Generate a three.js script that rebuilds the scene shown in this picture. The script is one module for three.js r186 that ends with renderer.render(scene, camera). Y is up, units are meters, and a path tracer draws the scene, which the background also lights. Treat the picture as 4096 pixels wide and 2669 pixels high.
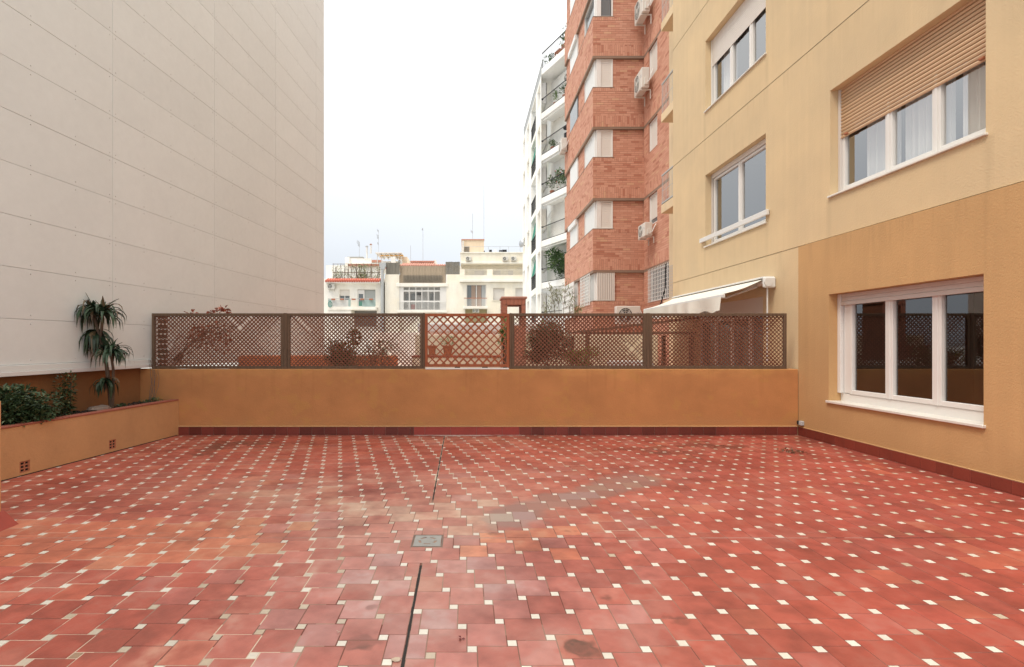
import * as THREE from 'three';

// ------------------------------------------------------------------ camera, sky, sun, exposure
const scene = new THREE.Scene();
const EYE = 1.495, FPX = 1180, CX = 1083, CY = 798;        // lens measured on a 2380 px wide print
const camera = new THREE.PerspectiveCamera(66.6, 1024 / 667, 0.05, 600);
camera.position.set(0, EYE, 0);
camera.lookAt(0, EYE, -10);
camera.setViewOffset(1024, 667, 46, -9.8, 1024, 667);

const renderer = new THREE.WebGLRenderer({ antialias: true });
renderer.setSize(1024, 667);
renderer.toneMapping = THREE.LinearToneMapping;
renderer.toneMappingExposure = 1.5;
renderer.shadowMap.enabled = true;

function rng(seed) { let a = seed >>> 0; return () => { a = (a + 0x6D2B79F5) | 0; let t = Math.imul(a ^ (a >>> 15), 1 | a); t = (t + Math.imul(t ^ (t >>> 7), 61 | t)) ^ t; return ((t ^ (t >>> 14)) >>> 0) / 4294967296; }; }
function lattice(P, seed) { const r = rng(seed), g = new Float32Array(P * P); for (let i = 0; i < g.length; i++) g[i] = r(); return g; }
const smooth = (t) => t * t * (3 - 2 * t);
const clamp = (x, a = 0, b = 1) => Math.min(b, Math.max(a, x));
const sstep = (a, b, x) => smooth(clamp((x - a) / (b - a)));
const mix = (a, b, t) => a + (b - a) * t;
const mix3 = (a, b, t) => [mix(a[0], b[0], t), mix(a[1], b[1], t), mix(a[2], b[2], t)];
// tileable noise, values about 0..1
function noiseField(px, py, oct, seed, gain = 0.5) {
  const L = []; let tot = 0, amp = 1;
  for (let o = 0; o < oct; o++) { L.push([lattice(Math.max(px, py) << o, seed + o * 17), px << o, py << o, Math.max(px, py) << o, amp]); tot += amp; amp *= gain; }
  return (u, v) => {
    let s = 0;
    for (const [g, nx, ny, S, am] of L) {
      const x = (u - Math.floor(u)) * nx, y = (v - Math.floor(v)) * ny, xi = Math.floor(x), yi = Math.floor(y), fx = smooth(x - xi), fy = smooth(y - yi);
      const x1 = (xi + 1) % nx, y1 = (yi + 1) % ny, x0 = xi % nx, y0 = yi % ny;
      s += am * mix(mix(g[y0 * S + x0], g[y0 * S + x1], fx), mix(g[y1 * S + x0], g[y1 * S + x1], fx), fy);
    }
    return s / tot;
  };
}
// overcast sky: bright veil overhead, paler and bluer towards the horizon
{
  const W = 512, H = 256, d = new Float32Array(W * H * 4), nz = noiseField(6, 3, 5, 91);
  for (let j = 0; j < H; j++) for (let i = 0; i < W; i++) {
    const el = (j + 0.5) / H * Math.PI - Math.PI / 2, s = Math.sin(el), o = (j * W + i) * 4;
    let c;
    if (s >= 0) {
      const L = 1.38 * (1.10 + 1.9 * s) / 3;
      const tint = mix3([0.875, 0.94, 1.02], [1, 1.0, 0.99], sstep(0.02, 0.6, s));
      const cl = 1 + (nz(i / W, j / H * 2) - 0.5) * 0.24;
      c = tint.map((k) => k * L * cl);
    } else c = mix3([0.42, 0.42, 0.42], [0.2, 0.19, 0.18], clamp(-s * 3));
    d[o] = c[0]; d[o + 1] = c[1]; d[o + 2] = c[2]; d[o + 3] = 1;
  }
  const t = new THREE.DataTexture(d, W, H, THREE.RGBAFormat, THREE.FloatType);
  t.mapping = THREE.EquirectangularReflectionMapping; t.magFilter = t.minFilter = THREE.LinearFilter; t.wrapS = THREE.RepeatWrapping; t.needsUpdate = true;
  scene.background = t; scene.environment = t;
}
const sun = new THREE.DirectionalLight(0xfff3e2, 1.4);
sun.position.set(-14, 30, 3); sun.target.position.set(0, 0, -8); scene.add(sun, sun.target);
sun.castShadow = true; sun.shadow.radius = 34; sun.shadow.mapSize.set(2048, 2048);
Object.assign(sun.shadow.camera, { left: -40, right: 40, top: 50, bottom: -40, near: 1, far: 140 });

// ------------------------------------------------------------------ materials
const lin = (r, g, b) => new THREE.Color().setRGB(r, g, b);
const enc = (x) => { x = clamp(x); return Math.round(255 * (x <= 0.0031308 ? 12.92 * x : 1.055 * Math.pow(x, 1 / 2.4) - 0.055)); };
function tex(W, H, fn, srgb = true) {
  const d = new Uint8Array(W * H * 4);
  for (let j = 0; j < H; j++) for (let i = 0; i < W; i++) {
    const c = fn((i + 0.5) / W, (j + 0.5) / H), o = (j * W + i) * 4;
    for (let k = 0; k < 3; k++) d[o + k] = srgb ? enc(c[k]) : Math.round(255 * clamp(c[k]));
    d[o + 3] = 255;
  }
  const t = new THREE.DataTexture(d, W, H, THREE.RGBAFormat);
  if (srgb) t.colorSpace = THREE.SRGBColorSpace;
  t.wrapS = t.wrapT = THREE.RepeatWrapping; t.magFilter = THREE.LinearFilter; t.minFilter = THREE.LinearMipmapLinearFilter; t.generateMipmaps = true; t.anisotropy = 8; t.needsUpdate = true;
  return t;
}
const rep = (t, x, y = x) => { const c = t.clone(); c.repeat.set(1 / x, 1 / y); c.needsUpdate = true; return c; };
const nA = noiseField(3, 3, 7, 11, 0.55), nB = noiseField(24, 4, 4, 23), nC = noiseField(64, 64, 3, 37, 0.6), nD = noiseField(5, 5, 5, 53);
// painted plaster: broad mottling, faint runs down the wall, fine grain
const T_plaster = tex(1024, 1024, (u, v) => {
  const a = nA(u, v) - 0.5, s = nB(u, v) - 0.5, g = nC(u * 2, v * 2) - 0.5, k = 0.86 + 0.30 * a + 0.14 * s + 0.08 * g;
  const w = (nD(u, v) - 0.5) * 0.16;
  return [k + w * 0.3, k - w * 0.1, k - w * 0.9];
});
const T_grain = tex(512, 512, (u, v) => { const k = 0.5 + 0.9 * (nC(u, v) - 0.5) + 0.5 * (nA(u, v) - 0.5); return [k, k, k]; }, false);
const T_concrete = tex(512, 512, (u, v) => { const k = 0.84 + 0.34 * (nA(u, v) - 0.5) + 0.12 * (nC(u, v) - 0.5); return [k, k, k]; });
const T_clad = tex(512, 512, (u, v) => { const k = 0.91 + 0.12 * (nA(u, v) - 0.5) + 0.05 * (nC(u, v) - 0.5); return [k, k, k]; });
const T_wood = tex(256, 1024, (u, v) => { const g = nB(u * 2, v * 0.5), k = 0.72 + 0.7 * (g - 0.5) + 0.4 * (nA(u, v) - 0.5); return [k, k * 0.97, k * 0.94]; });
function std(c, o = {}) { return new THREE.MeshStandardMaterial({ color: lin(...c), roughness: 0.85, metalness: 0, side: THREE.DoubleSide, ...o }); }
const plaster = (c, rough = 0.92, bump = 0.0022) => std(c.map((x) => x / 0.86), { roughness: rough, map: rep(T_plaster, 7, 7), bumpMap: rep(T_grain, 0.9), bumpScale: bump });
const M = {
  ochreLow: plaster([0.56, 0.345, 0.16]), ochreUp: plaster([0.66, 0.515, 0.335]), parapet: plaster([0.46, 0.205, 0.078]), planter: plaster([0.55, 0.295, 0.132]),
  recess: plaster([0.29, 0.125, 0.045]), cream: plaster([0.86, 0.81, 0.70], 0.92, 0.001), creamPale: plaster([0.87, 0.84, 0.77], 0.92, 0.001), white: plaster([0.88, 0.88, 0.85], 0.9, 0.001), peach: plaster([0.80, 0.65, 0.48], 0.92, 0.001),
  clad: std([0.735, 0.765, 0.745].map((x) => x / 0.91), { roughness: 0.6, map: rep(T_clad, 5, 5), bumpMap: rep(T_grain, 1.3), bumpScale: 0.0004 }),
  cladDark: std([0.20, 0.185, 0.17]), cladGroove: std([0.62, 0.62, 0.60]), screw: std([0.66, 0.66, 0.64], { roughness: 0.45 }), flash: std([0.74, 0.73, 0.71], { roughness: 0.4 }),
  pvc: std([0.78, 0.765, 0.74], { roughness: 0.32 }), marble: std([0.74, 0.71, 0.65].map((x) => x / 0.84), { roughness: 0.3, map: rep(T_concrete, 1.1, 0.5) }),
  shutterWhite: std([0.74, 0.70, 0.65], { roughness: 0.5 }), shutterWood: std([0.60, 0.41, 0.25], { roughness: 0.5 }), shutterBox: std([0.66, 0.61, 0.57], { roughness: 0.45 }),
  room: std([0.10, 0.085, 0.07]), curtain: std([0.72, 0.72, 0.70], { roughness: 0.95 }),
  glass: new THREE.MeshPhysicalMaterial({ color: 0xffffff, roughness: 0.01, transmission: 1, thickness: 0, ior: 2.2, side: THREE.DoubleSide }),
  skyGlass: new THREE.MeshPhysicalMaterial({ color: 0xffffff, roughness: 0.01, transmission: 1, thickness: 0, ior: 3.9, side: THREE.DoubleSide }),
  farGlass: new THREE.MeshPhysicalMaterial({ color: lin(0.16, 0.18, 0.19), roughness: 0.08, metalness: 0, ior: 1.6, side: THREE.DoubleSide }),
  skirt: std([0.21, 0.040, 0.025], { roughness: 0.5, vertexColors: true, map: rep(T_concrete, 0.8) }), skirtBase: std([0.32, 0.24, 0.19]),
  wood: std([0.125, 0.080, 0.050].map((x) => x / 0.72), { roughness: 0.8, map: rep(T_wood, 0.22, 1.4), bumpMap: rep(T_wood, 0.22, 1.4), bumpScale: 0.001 }),
  lath: std([0.165, 0.066, 0.038].map((x) => x / 0.72), { roughness: 0.8, map: rep(T_wood, 0.2, 0.9) }),
  woodRed: std([0.33, 0.095, 0.036].map((x) => x / 0.72), { roughness: 0.7, map: rep(T_wood, 0.2, 1.2) }),
  mortar: std([0.42, 0.20, 0.135]), brick: std([1, 1, 1], { vertexColors: true, roughness: 0.9, bumpMap: rep(T_grain, 0.35), bumpScale: 0.002 }), slab: plaster([0.27, 0.185, 0.135], 0.95, 0.002),
  darkMetal: std([0.045, 0.045, 0.048], { roughness: 0.5, metalness: 0.3 }), metal: std([0.52, 0.53, 0.54], { roughness: 0.4, metalness: 0.7 }), whiteMetal: std([0.75, 0.75, 0.73], { roughness: 0.4 }),
  acWhite: std([0.68, 0.66, 0.61], { roughness: 0.45 }), acDark: std([0.07, 0.07, 0.07]), black: std([0.012, 0.012, 0.012]), blackCloth: std([0.02, 0.02, 0.025]),
  soil: std([0.045, 0.026, 0.018], { bumpMap: rep(T_grain, 0.3), bumpScale: 0.01, map: rep(T_concrete, 0.5) }), stone: std([0.27, 0.20, 0.16], { map: rep(T_concrete, 0.4), bumpMap: rep(T_grain, 0.3), bumpScale: 0.006 }),
  leaf: std([1, 1, 1], { vertexColors: true, roughness: 0.5 }), bark: std([0.13, 0.085, 0.055], { bumpMap: rep(T_grain, 0.2), bumpScale: 0.004 }),
  redTile: std([0.54, 0.27, 0.20].map((x) => x / 0.84), { map: rep(T_concrete, 1.7), roughness: 0.85 }), redPaint: std([0.58, 0.165, 0.11].map((x) => x / 0.84), { map: rep(T_concrete, 2.1) }), capRed: std([0.33, 0.10, 0.062].map((x) => x / 0.84), { map: rep(T_concrete, 0.6) }),
  reed: std([0.40, 0.33, 0.25].map((x) => x / 0.72), { map: rep(T_wood, 0.6, 2) }), reedDark: std([0.20, 0.19, 0.165].map((x) => x / 0.72), { map: rep(T_wood, 0.6, 2) }),
  awning: std([0.78, 0.745, 0.67], { roughness: 0.9 }), awningUnder: std([0.40, 0.20, 0.13]), greenCloth: std([0.03, 0.22, 0.16]), terracotta: std([0.42, 0.16, 0.085]),
  concrete: std([0.40, 0.39, 0.36].map((x) => x / 0.84), { map: rep(T_concrete, 3) }), tileOrange: std([0.62, 0.20, 0.09].map((x) => x / 0.84), { map: rep(T_concrete, 2) }), greyPaint: std([0.45, 0.47, 0.48]), redDoor: std([0.34, 0.035, 0.03]), olive: std([0.40, 0.34, 0.20]), blueTarp: std([0.15, 0.30, 0.34]),
  drain: std([0.36, 0.355, 0.33].map((x) => x / 0.84), { map: rep(T_concrete, 0.25), roughness: 0.5, metalness: 0.35 }), joint: std([0.03, 0.026, 0.024], { roughness: 1 }), jointPale: std([0.36, 0.28, 0.24], { roughness: 1 }), cement: std([0.50, 0.40, 0.36].map((x) => x / 0.84), { map: rep(T_concrete, 0.7) }),
  orange: std([0.8, 0.42, 0.08]),
};
// the painted render of the right building: mottled, dirt washed down below the sills, splashed foot
const SILLS = [[5.29, 7.61, 0.60, 0.5], [5.29, 7.61, 3.66, 1], [9.19, 11.57, 3.66, 0.9], [9.19, 11.57, 6.73, 0.9], [5.29, 7.61, 6.71, 0.9]];
const wA = noiseField(9, 9, 6, 811, 0.55), wB = noiseField(120, 5, 4, 822, 0.6), wC = noiseField(40, 40, 3, 833);
const T_wall = tex(1536, 1536, (u, v) => {
  const z = 1.5 + 12 * u, y = 12 * v, a = wA(u, v) - 0.5, b = wB(u, v) - 0.5, c = wC(u, v) - 0.5;
  const k = 0.84 + 0.24 * a + 0.09 * b + 0.05 * c; let col = [k, k - 0.03 * a, k - 0.10 * a];
  for (const [z0, z1, ys, q] of SILLS) if (z > z0 - 0.06 && z < z1 + 0.06 && y < ys && y > ys - 1.5) {
    const end = Math.exp(-(((z - z0) / 0.05) ** 2)) + Math.exp(-(((z - z1) / 0.05) ** 2)), f = sstep(1.5, 0.05, ys - y + 0.8 * b);
    const m = q * f * clamp(0.16 + 0.9 * Math.max(0, b) + 0.45 * end); col = mix3(col, [0.62, 0.62, 0.62], 0.55 * m);
  }
  for (const g of [3.06, 6.12, 9.18]) if (y < g && y > g - 0.9) col = mix3(col, [0.68, 0.67, 0.66], 0.45 * sstep(0.9, 0, g - y + 1.2 * b) * sstep(0.02, 0.2, b));
  const foot = sstep(0.75, 0.12, y + 0.7 * a + 0.3 * c); col = mix3(col, [0.72, 0.68, 0.62], 0.55 * foot);
  return col;
});
const wallMap = T_wall.clone(); wallMap.wrapS = wallMap.wrapT = THREE.ClampToEdgeWrapping; wallMap.repeat.set(1 / 12, 1 / 12); wallMap.offset.set(-1.5 / 12, 0); wallMap.needsUpdate = true;
for (const [k, c] of [['ochreLow', [0.55, 0.335, 0.155]], ['ochreUp', [0.67, 0.515, 0.315]]]) M[k + 'Wall'] = std(c.map((x) => x / 0.84), { roughness: 0.92, map: wallMap, bumpMap: rep(T_grain, 0.9), bumpScale: 0.0022 });
// ------------------------------------------------------------------ geometry helpers. X right, Y up, Z = distance ahead of the camera
const frame = (o, u, n) => (a, v, d) => [o[0] + a * u[0] + d * n[0], o[1] + v, -(o[2] + a * u[1] + d * n[1])];
const WF = frame([0, 0, 0], [1, 0], [0, 1]);
const ORG = new Map();
const sub = (a, b) => [a[0] - b[0], a[1] - b[1], a[2] - b[2]], cross = (a, b) => [a[1] * b[2] - a[2] * b[1], a[2] * b[0] - a[0] * b[2], a[0] * b[1] - a[1] * b[0]], dot = (a, b) => a[0] * b[0] + a[1] * b[1] + a[2] * b[2];
const norm = (a) => { const l = Math.hypot(...a) || 1; return [a[0] / l, a[1] / l, a[2] / l]; };
class GB {
  constructor(col) { this.p = []; this.n = []; this.u = []; this.c = []; this.col = col || null; this.uvf = null; this.uo = [0, 0]; }
  vert(p, n, uv) {
    this.p.push(...p); this.n.push(...n);
    if (this.uvf) uv = this.uvf(p);
    if (!uv) { const a = Math.abs(n[0]), b = Math.abs(n[1]), c = Math.abs(n[2]); uv = b > a && b > c ? [p[0], -p[2]] : a > c ? [-p[2], p[1]] : [p[0], p[1]]; uv = [uv[0] + this.uo[0], uv[1] + this.uo[1]]; }
    this.u.push(...uv); if (this.col) this.c.push(...this.col);
  }
  tri(a, b, c, cen, ns, uvs) {
    let n = norm(cross(sub(b, a), sub(c, a)));
    if (cen && dot(n, sub(a, cen)) < 0) { [b, c] = [c, b]; if (ns) ns = [ns[0], ns[2], ns[1]]; if (uvs) uvs = [uvs[0], uvs[2], uvs[1]]; n = [-n[0], -n[1], -n[2]]; }
    const P = [a, b, c]; for (let i = 0; i < 3; i++) this.vert(P[i], ns ? ns[i] : n, uvs && uvs[i]);
    return this;
  }
  quad(a, b, c, d, cen, uvs) {
    if (uvs) { this.tri(a, b, c, cen, null, [uvs[0], uvs[1], uvs[2]]); this.tri(a, c, d, cen, null, [uvs[0], uvs[2], uvs[3]]); } else { this.tri(a, b, c, cen); this.tri(a, c, d, cen); }
    return this;
  }
  obox(F, u0, u1, v0, v1, d0, d1, ch = 0) {
    if (u0 > u1) [u0, u1] = [u1, u0]; if (v0 > v1) [v0, v1] = [v1, v0]; if (d0 > d1) [d0, d1] = [d1, d0];
    const cen = F((u0 + u1) / 2, (v0 + v1) / 2, (d0 + d1) / 2), U = [u0, u1], Vv = [v0, v1], D = [d0, d1], s = [1, -1];
    const pt = (i, j, k, iu, iv, id) => F(U[i] + s[i] * iu, Vv[j] + s[j] * iv, D[k] + s[k] * id);
    for (let i = 0; i < 2; i++) {
      this.quad(pt(i, 0, 0, 0, ch, ch), pt(i, 1, 0, 0, ch, ch), pt(i, 1, 1, 0, ch, ch), pt(i, 0, 1, 0, ch, ch), cen);
      this.quad(pt(0, i, 0, ch, 0, ch), pt(1, i, 0, ch, 0, ch), pt(1, i, 1, ch, 0, ch), pt(0, i, 1, ch, 0, ch), cen);
      this.quad(pt(0, 0, i, ch, ch, 0), pt(1, 0, i, ch, ch, 0), pt(1, 1, i, ch, ch, 0), pt(0, 1, i, ch, ch, 0), cen);
    }
    if (ch) for (let i = 0; i < 2; i++) for (let j = 0; j < 2; j++) {
      this.quad(pt(i, j, 0, 0, ch, ch), pt(i, j, 1, 0, ch, ch), pt(i, j, 1, ch, 0, ch), pt(i, j, 0, ch, 0, ch), cen);
      this.quad(pt(i, 0, j, 0, ch, ch), pt(i, 1, j, 0, ch, ch), pt(i, 1, j, ch, ch, 0), pt(i, 0, j, ch, ch, 0), cen);
      this.quad(pt(0, i, j, ch, 0, ch), pt(1, i, j, ch, 0, ch), pt(1, i, j, ch, ch, 0), pt(0, i, j, ch, ch, 0), cen);
      for (let k = 0; k < 2; k++) this.tri(pt(i, j, k, 0, ch, ch), pt(i, j, k, ch, 0, ch), pt(i, j, k, ch, ch, 0), cen);
    }
    return this;
  }
  box(x0, x1, y0, y1, z0, z1, ch = 0) { return this.obox(WF, x0, x1, y0, y1, z0, z1, ch); }
  cyl(a, b, ra, rb = ra, n = 8, caps = true) {
    const ax = norm(sub(b, a)), t = Math.abs(ax[1]) < 0.9 ? [0, 1, 0] : [1, 0, 0], e1 = norm(cross(ax, t)), e2 = cross(ax, e1);
    const ring = (c, r, k) => { const an = k / n * Math.PI * 2, co = Math.cos(an), si = Math.sin(an), d = [e1[0] * co + e2[0] * si, e1[1] * co + e2[1] * si, e1[2] * co + e2[2] * si]; return [[c[0] + d[0] * r, c[1] + d[1] * r, c[2] + d[2] * r], d]; };
    for (let k = 0; k < n; k++) {
      const [p0, n0] = ring(a, ra, k), [p1, n1] = ring(a, ra, k + 1), [q0] = ring(b, rb, k), [q1] = ring(b, rb, k + 1);
      const cen = [(a[0] + b[0]) / 2, (a[1] + b[1]) / 2, (a[2] + b[2]) / 2];
      this.tri(p0, q0, q1, cen, [n0, n0, n1]); this.tri(p0, q1, p1, cen, [n0, n1, n1]);
      if (caps) { this.tri(a, p0, p1, b); this.tri(b, q0, q1, a); }
    }
    return this;
  }
  path(pts, r, n = 6, r1 = r) { for (let i = 0; i + 1 < pts.length; i++) this.cyl(pts[i], pts[i + 1], mix(r, r1, i / (pts.length - 1)), mix(r, r1, (i + 1) / (pts.length - 1)), n, i === 0 || i === pts.length - 2); return this; }
  ball(c, rx, ry, rz, seed = 1, rough = 0.15, nu = 14, nv = 9) {
    const r = rng(seed), J = []; for (let j = 0; j <= nv; j++) { J.push([]); for (let i = 0; i < nu; i++) J[j].push(1 + (r() - 0.5) * 2 * rough); }
    const P = (i, j) => { const th = i / nu * Math.PI * 2, ph = j / nv * Math.PI, k = j === 0 || j === nv ? 1 : J[j][i % nu]; return [c[0] + rx * k * Math.sin(ph) * Math.cos(th), c[1] + ry * k * Math.cos(ph), c[2] + rz * k * Math.sin(ph) * Math.sin(th)]; };
    for (let j = 0; j < nv; j++) for (let i = 0; i < nu; i++) { this.tri(P(i, j), P(i + 1, j), P(i + 1, j + 1), c); this.tri(P(i, j), P(i + 1, j + 1), P(i, j + 1), c); }
    return this;
  }
  // a leaf: two halves folded on the mid rib
  leaf(p, dir, up, len, wid) {
    const d = norm(dir), s = norm(cross(d, up)), n = norm(cross(s, d)), at = (a, b, c) => [p[0] + d[0] * a + s[0] * b + n[0] * c, p[1] + d[1] * a + s[1] * b + n[1] * c, p[2] + d[2] * a + s[2] * b + n[2] * c];
    const tip = at(len, 0, -len * 0.12), l = at(len * 0.5, wid / 2, wid * 0.18), r = at(len * 0.5, -wid / 2, wid * 0.18);
    this.tri(p, r, tip); this.tri(p, tip, l); return this;
  }
  geom(org = [0, 0, 0]) {
    const g = new THREE.BufferGeometry(), p = new Float32Array(this.p.length);
    for (let i = 0; i < p.length; i++) p[i] = this.p[i] - org[i % 3];
    g.setAttribute('position', new THREE.BufferAttribute(p, 3)); g.setAttribute('normal', new THREE.BufferAttribute(new Float32Array(this.n), 3)); g.setAttribute('uv', new THREE.BufferAttribute(new Float32Array(this.u), 2));
    if (this.c.length) g.setAttribute('color', new THREE.BufferAttribute(new Float32Array(this.c), 3));
    return g;
  }
  // one named mesh, a part of parent (a thing, or a part for a sub-part)
  part(name, mat, parent, kind) {
    const o = ORG.get(parent), m = new THREE.Mesh(this.geom(o), mat);
    m.name = name; m.castShadow = m.receiveShadow = true; parent.add(m); ORG.set(m, o);
    if (kind) m.userData.kind = kind;
    return m;
  }
}
const used = {};
const numbered = (n) => { const k = used[n] = (used[n] ?? -1) + 1; return k ? n + '_' + String(k).padStart(3, '0') : n; };
function thing(name, label, category, pos, group) {
  const g = new THREE.Group(); g.name = numbered(name); g.position.set(pos[0], pos[1], -pos[2]); g.userData = { label, category };
  if (group) g.userData.group = group;
  ORG.set(g, [pos[0], pos[1], -pos[2]]); scene.add(g); return g;
}
function structure(name, label, category, pos) { const g = thing(name, label, category, pos); g.userData.kind = 'structure'; return g; }
function solo(name, gb, mat, label, category, pos, o = {}) {
  const m = new THREE.Mesh(gb.geom([pos[0], pos[1], -pos[2]]), mat); m.name = numbered(name); m.position.set(pos[0], pos[1], -pos[2]); m.castShadow = m.receiveShadow = true;
  m.userData = { label, category, ...o }; scene.add(m); return m;
}
const at = (xd, yd, Z) => [(xd - CX) * Z / FPX, EYE + (CY - yd) * Z / FPX, Z];
// wall face (u0..u1 x v0..v1) with openings and their reveals
function holedWall(gb, F, u0, u1, v0, v1, holes, depth, d = 0) {
  const us = [...new Set([u0, u1, ...holes.flatMap((h) => [h[0], h[1]])])].filter((x) => x >= u0 && x <= u1).sort((a, b) => a - b), vs = [...new Set([v0, v1, ...holes.flatMap((h) => [h[2], h[3]])])].filter((x) => x >= v0 && x <= v1).sort((a, b) => a - b);
  for (let i = 0; i + 1 < us.length; i++) for (let j = 0; j + 1 < vs.length; j++) {
    const um = (us[i] + us[i + 1]) / 2, vm = (vs[j] + vs[j + 1]) / 2;
    if (holes.some((h) => um > h[0] && um < h[1] && vm > h[2] && vm < h[3])) continue;
    gb.quad(F(us[i], vs[j], d), F(us[i + 1], vs[j], d), F(us[i + 1], vs[j + 1], d), F(us[i], vs[j + 1], d), F(um, vm, d - 1));
  }
  for (const [a, b, c, e] of holes) {
    if (b <= u0 || a >= u1 || e <= v0 || c >= v1) continue;
    const cc = Math.max(c, v0), ee = Math.min(e, v1);
    const m = (p, q) => gb.quad(F(...p, d), F(...q, d), F(...q, d - depth), F(...p, d - depth), null);
    m([a, cc], [a, ee]); m([b, cc], [b, ee]); if (cc === c) m([a, c], [b, c]); if (ee === e) m([a, e], [b, e]);
  }
}

// ------------------------------------------------------------------ ground
{
  const g = structure('ground', 'pale concrete ground of the inner courtyard beyond the terraces', 'ground', [0, -0.3, 0]);
  new GB().quad([-250, -0.3, 120], [250, -0.3, 120], [250, -0.3, -300], [-250, -0.3, -300], [0, -5, 0]).part('ground_sheet', M.concrete, g);
}
// ------------------------------------------------------------------ terrace floor
const FX0 = -5.5, FX1 = 5.5, FZ0 = 1.0, FZ1 = 8.5;
{
  const floor = structure('terrace_floor', 'red terrace floor of square clay tiles with small white squares at their corners', 'floor', [0, 0, 5]);
  const s1 = noiseField(11, 8, 5, 301, 0.6), s2 = noiseField(40, 28, 4, 333, 0.6), s3 = noiseField(130, 90, 3, 345, 0.6), s4 = noiseField(7, 5, 4, 399);
  const gauss = (x, z, cx, cz, rx, rz) => Math.exp(-(((x - cx) / rx) ** 2) - ((z - cz) / rz) ** 2);
  const R = rng(4242), spots = [];
  for (let i = 0; i < 46; i++) spots.push([mix(-4.6, 5.3, R()), mix(1.7, 8.2, R() ** 0.8), 0.02 + 0.06 * R(), 0.02 + 0.045 * R(), 0.25 + 0.45 * R()]);
  for (const [xd, yd, rx, k] of [[540, 1033, 0.26, 0.85], [480, 1046, 0.14, 0.8], [468, 1057, 0.10, 0.7], [1630, 1035, 0.30, 0.7], [1580, 1050, 0.22, 0.7], [1700, 1038, 0.25, 0.6], [1510, 1043, 0.2, 0.6], [1350, 1502, 0.07, 0.95], [1330, 1495, 0.05, 0.9], [1415, 1388, 0.05, 0.8], [835, 1500, 0.05, 0.7], [860, 1410, 0.04, 0.6], [1560, 1440, 0.05, 0.6], [250, 1490, 0.1, 0.4], [1880, 1020, 0.2, 0.6], [1950, 1030, 0.2, 0.5]]) { const Z = FPX * EYE / (yd - CY); spots.push([(xd - CX) * Z / FPX, Z, rx * 1.15, rx * 0.9, Math.min(1.3, k * 1.35)]); }
  const streak = [[1510, 1112], [1420, 1135], [1330, 1158], [1240, 1178], [1170, 1200]].map(([x, y]) => { const Z = FPX * EYE / (y - CY); return [(x - CX) * Z / FPX, Z]; });
  const NE = 0.5;
  const T_floor = tex(2048, 1396, (u, v) => {
    const x = mix(FX0, FX1, u), z = mix(FZ0, FZ1, v), a = s1(u, v) - 0.5, b = s2(u, v) - 0.5, c = s3(u, v) - 0.5;
    let k = NE * (1 + 0.50 * a + 0.62 * b + 0.46 * c), col = [k, k, k];
    const gr = sstep(0.04, 0.2, b + 0.4 * c); col = [k * (1 - 0.08 * gr), k * (1 + 0.16 * gr), k * (1 + 0.22 * gr)];
    // dried dusty film round the drain, with pale sky sheen painted in
    const dustSheen = clamp(1.0 * gauss(x, z, -0.55, 4.5, 1.25, 0.85) + 0.95 * gauss(x, z, -1.7, 5.25, 1.2, 0.55) + 0.7 * gauss(x, z, 0.0, 7.95, 1.2, 0.35) + 0.5 * gauss(x, z, -0.2, 2.9, 0.9, 0.9) + 0.35 * gauss(x, z, 3.6, 7.4, 1.5, 0.6) + 0.3 * gauss(x, z, 1.2, 5.6, 1.6, 1.0)) * clamp(0.75 + 1.5 * (a + b));
    col = mix3(col, [0.66, 1.55, 1.70].map((q) => q * (0.95 + 0.4 * c)), 0.66 * dustSheen);
    // damp grey streak running to the drain
    let ds = 9; for (let i = 0; i + 1 < streak.length; i++) { const [ax, az] = streak[i], [bx, bz] = streak[i + 1], t = clamp(((x - ax) * (bx - ax) + (z - az) * (bz - az)) / ((bx - ax) ** 2 + (bz - az) ** 2)); ds = Math.min(ds, Math.hypot(x - mix(ax, bx, t), z - mix(az, bz, t))); }
    col = mix3(col, [0.40, 0.95, 1.15], 0.85 * sstep(0.28, 0.10, ds + 0.5 * a + 0.4 * b));
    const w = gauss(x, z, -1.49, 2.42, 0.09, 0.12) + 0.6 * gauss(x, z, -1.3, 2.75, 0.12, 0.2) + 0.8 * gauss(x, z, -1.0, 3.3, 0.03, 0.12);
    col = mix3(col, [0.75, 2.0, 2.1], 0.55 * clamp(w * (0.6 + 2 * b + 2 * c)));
    for (const [sx, sz, rx, rz, q] of spots) { const dx = (x - sx) / rx, dz = (z - sz) / rz, e = dx * dx + dz * dz; if (e < 6) { const m = clamp(q * 0.8 * sstep(1.9, 0.1, e + 8 * b + 6 * c) * clamp(0.8 + 3 * c + 2 * b, 0.4, 1)); col = mix3(col, [0.13, 0.22, 0.21], m); } }
    // darker and less red along the foot of the walls
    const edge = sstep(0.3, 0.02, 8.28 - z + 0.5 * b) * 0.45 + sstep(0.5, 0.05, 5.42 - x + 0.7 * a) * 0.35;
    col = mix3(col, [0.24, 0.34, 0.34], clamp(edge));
    return col.map((q) => q * 0.5);
  });
  T_floor.wrapS = T_floor.wrapT = THREE.ClampToEdgeWrapping;
  const uvF = (p) => [(p[0] - FX0) / (FX1 - FX0), (-p[2] - FZ0) / (FZ1 - FZ0)];
  const tg = T_grain.clone(); tg.repeat.set((FX1 - FX0) / 0.6, (FZ1 - FZ0) / 0.6); tg.needsUpdate = true;
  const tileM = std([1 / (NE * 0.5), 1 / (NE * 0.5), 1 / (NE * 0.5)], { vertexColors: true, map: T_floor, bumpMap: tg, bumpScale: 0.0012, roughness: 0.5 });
  const inlayM = std([1, 1, 1], { vertexColors: true, roughness: 0.4, map: rep(T_concrete, 0.7) });
  // mortar bed showing in the joints
  const bed = new GB([0, 0, 0]); const rb = rng(8);
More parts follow.
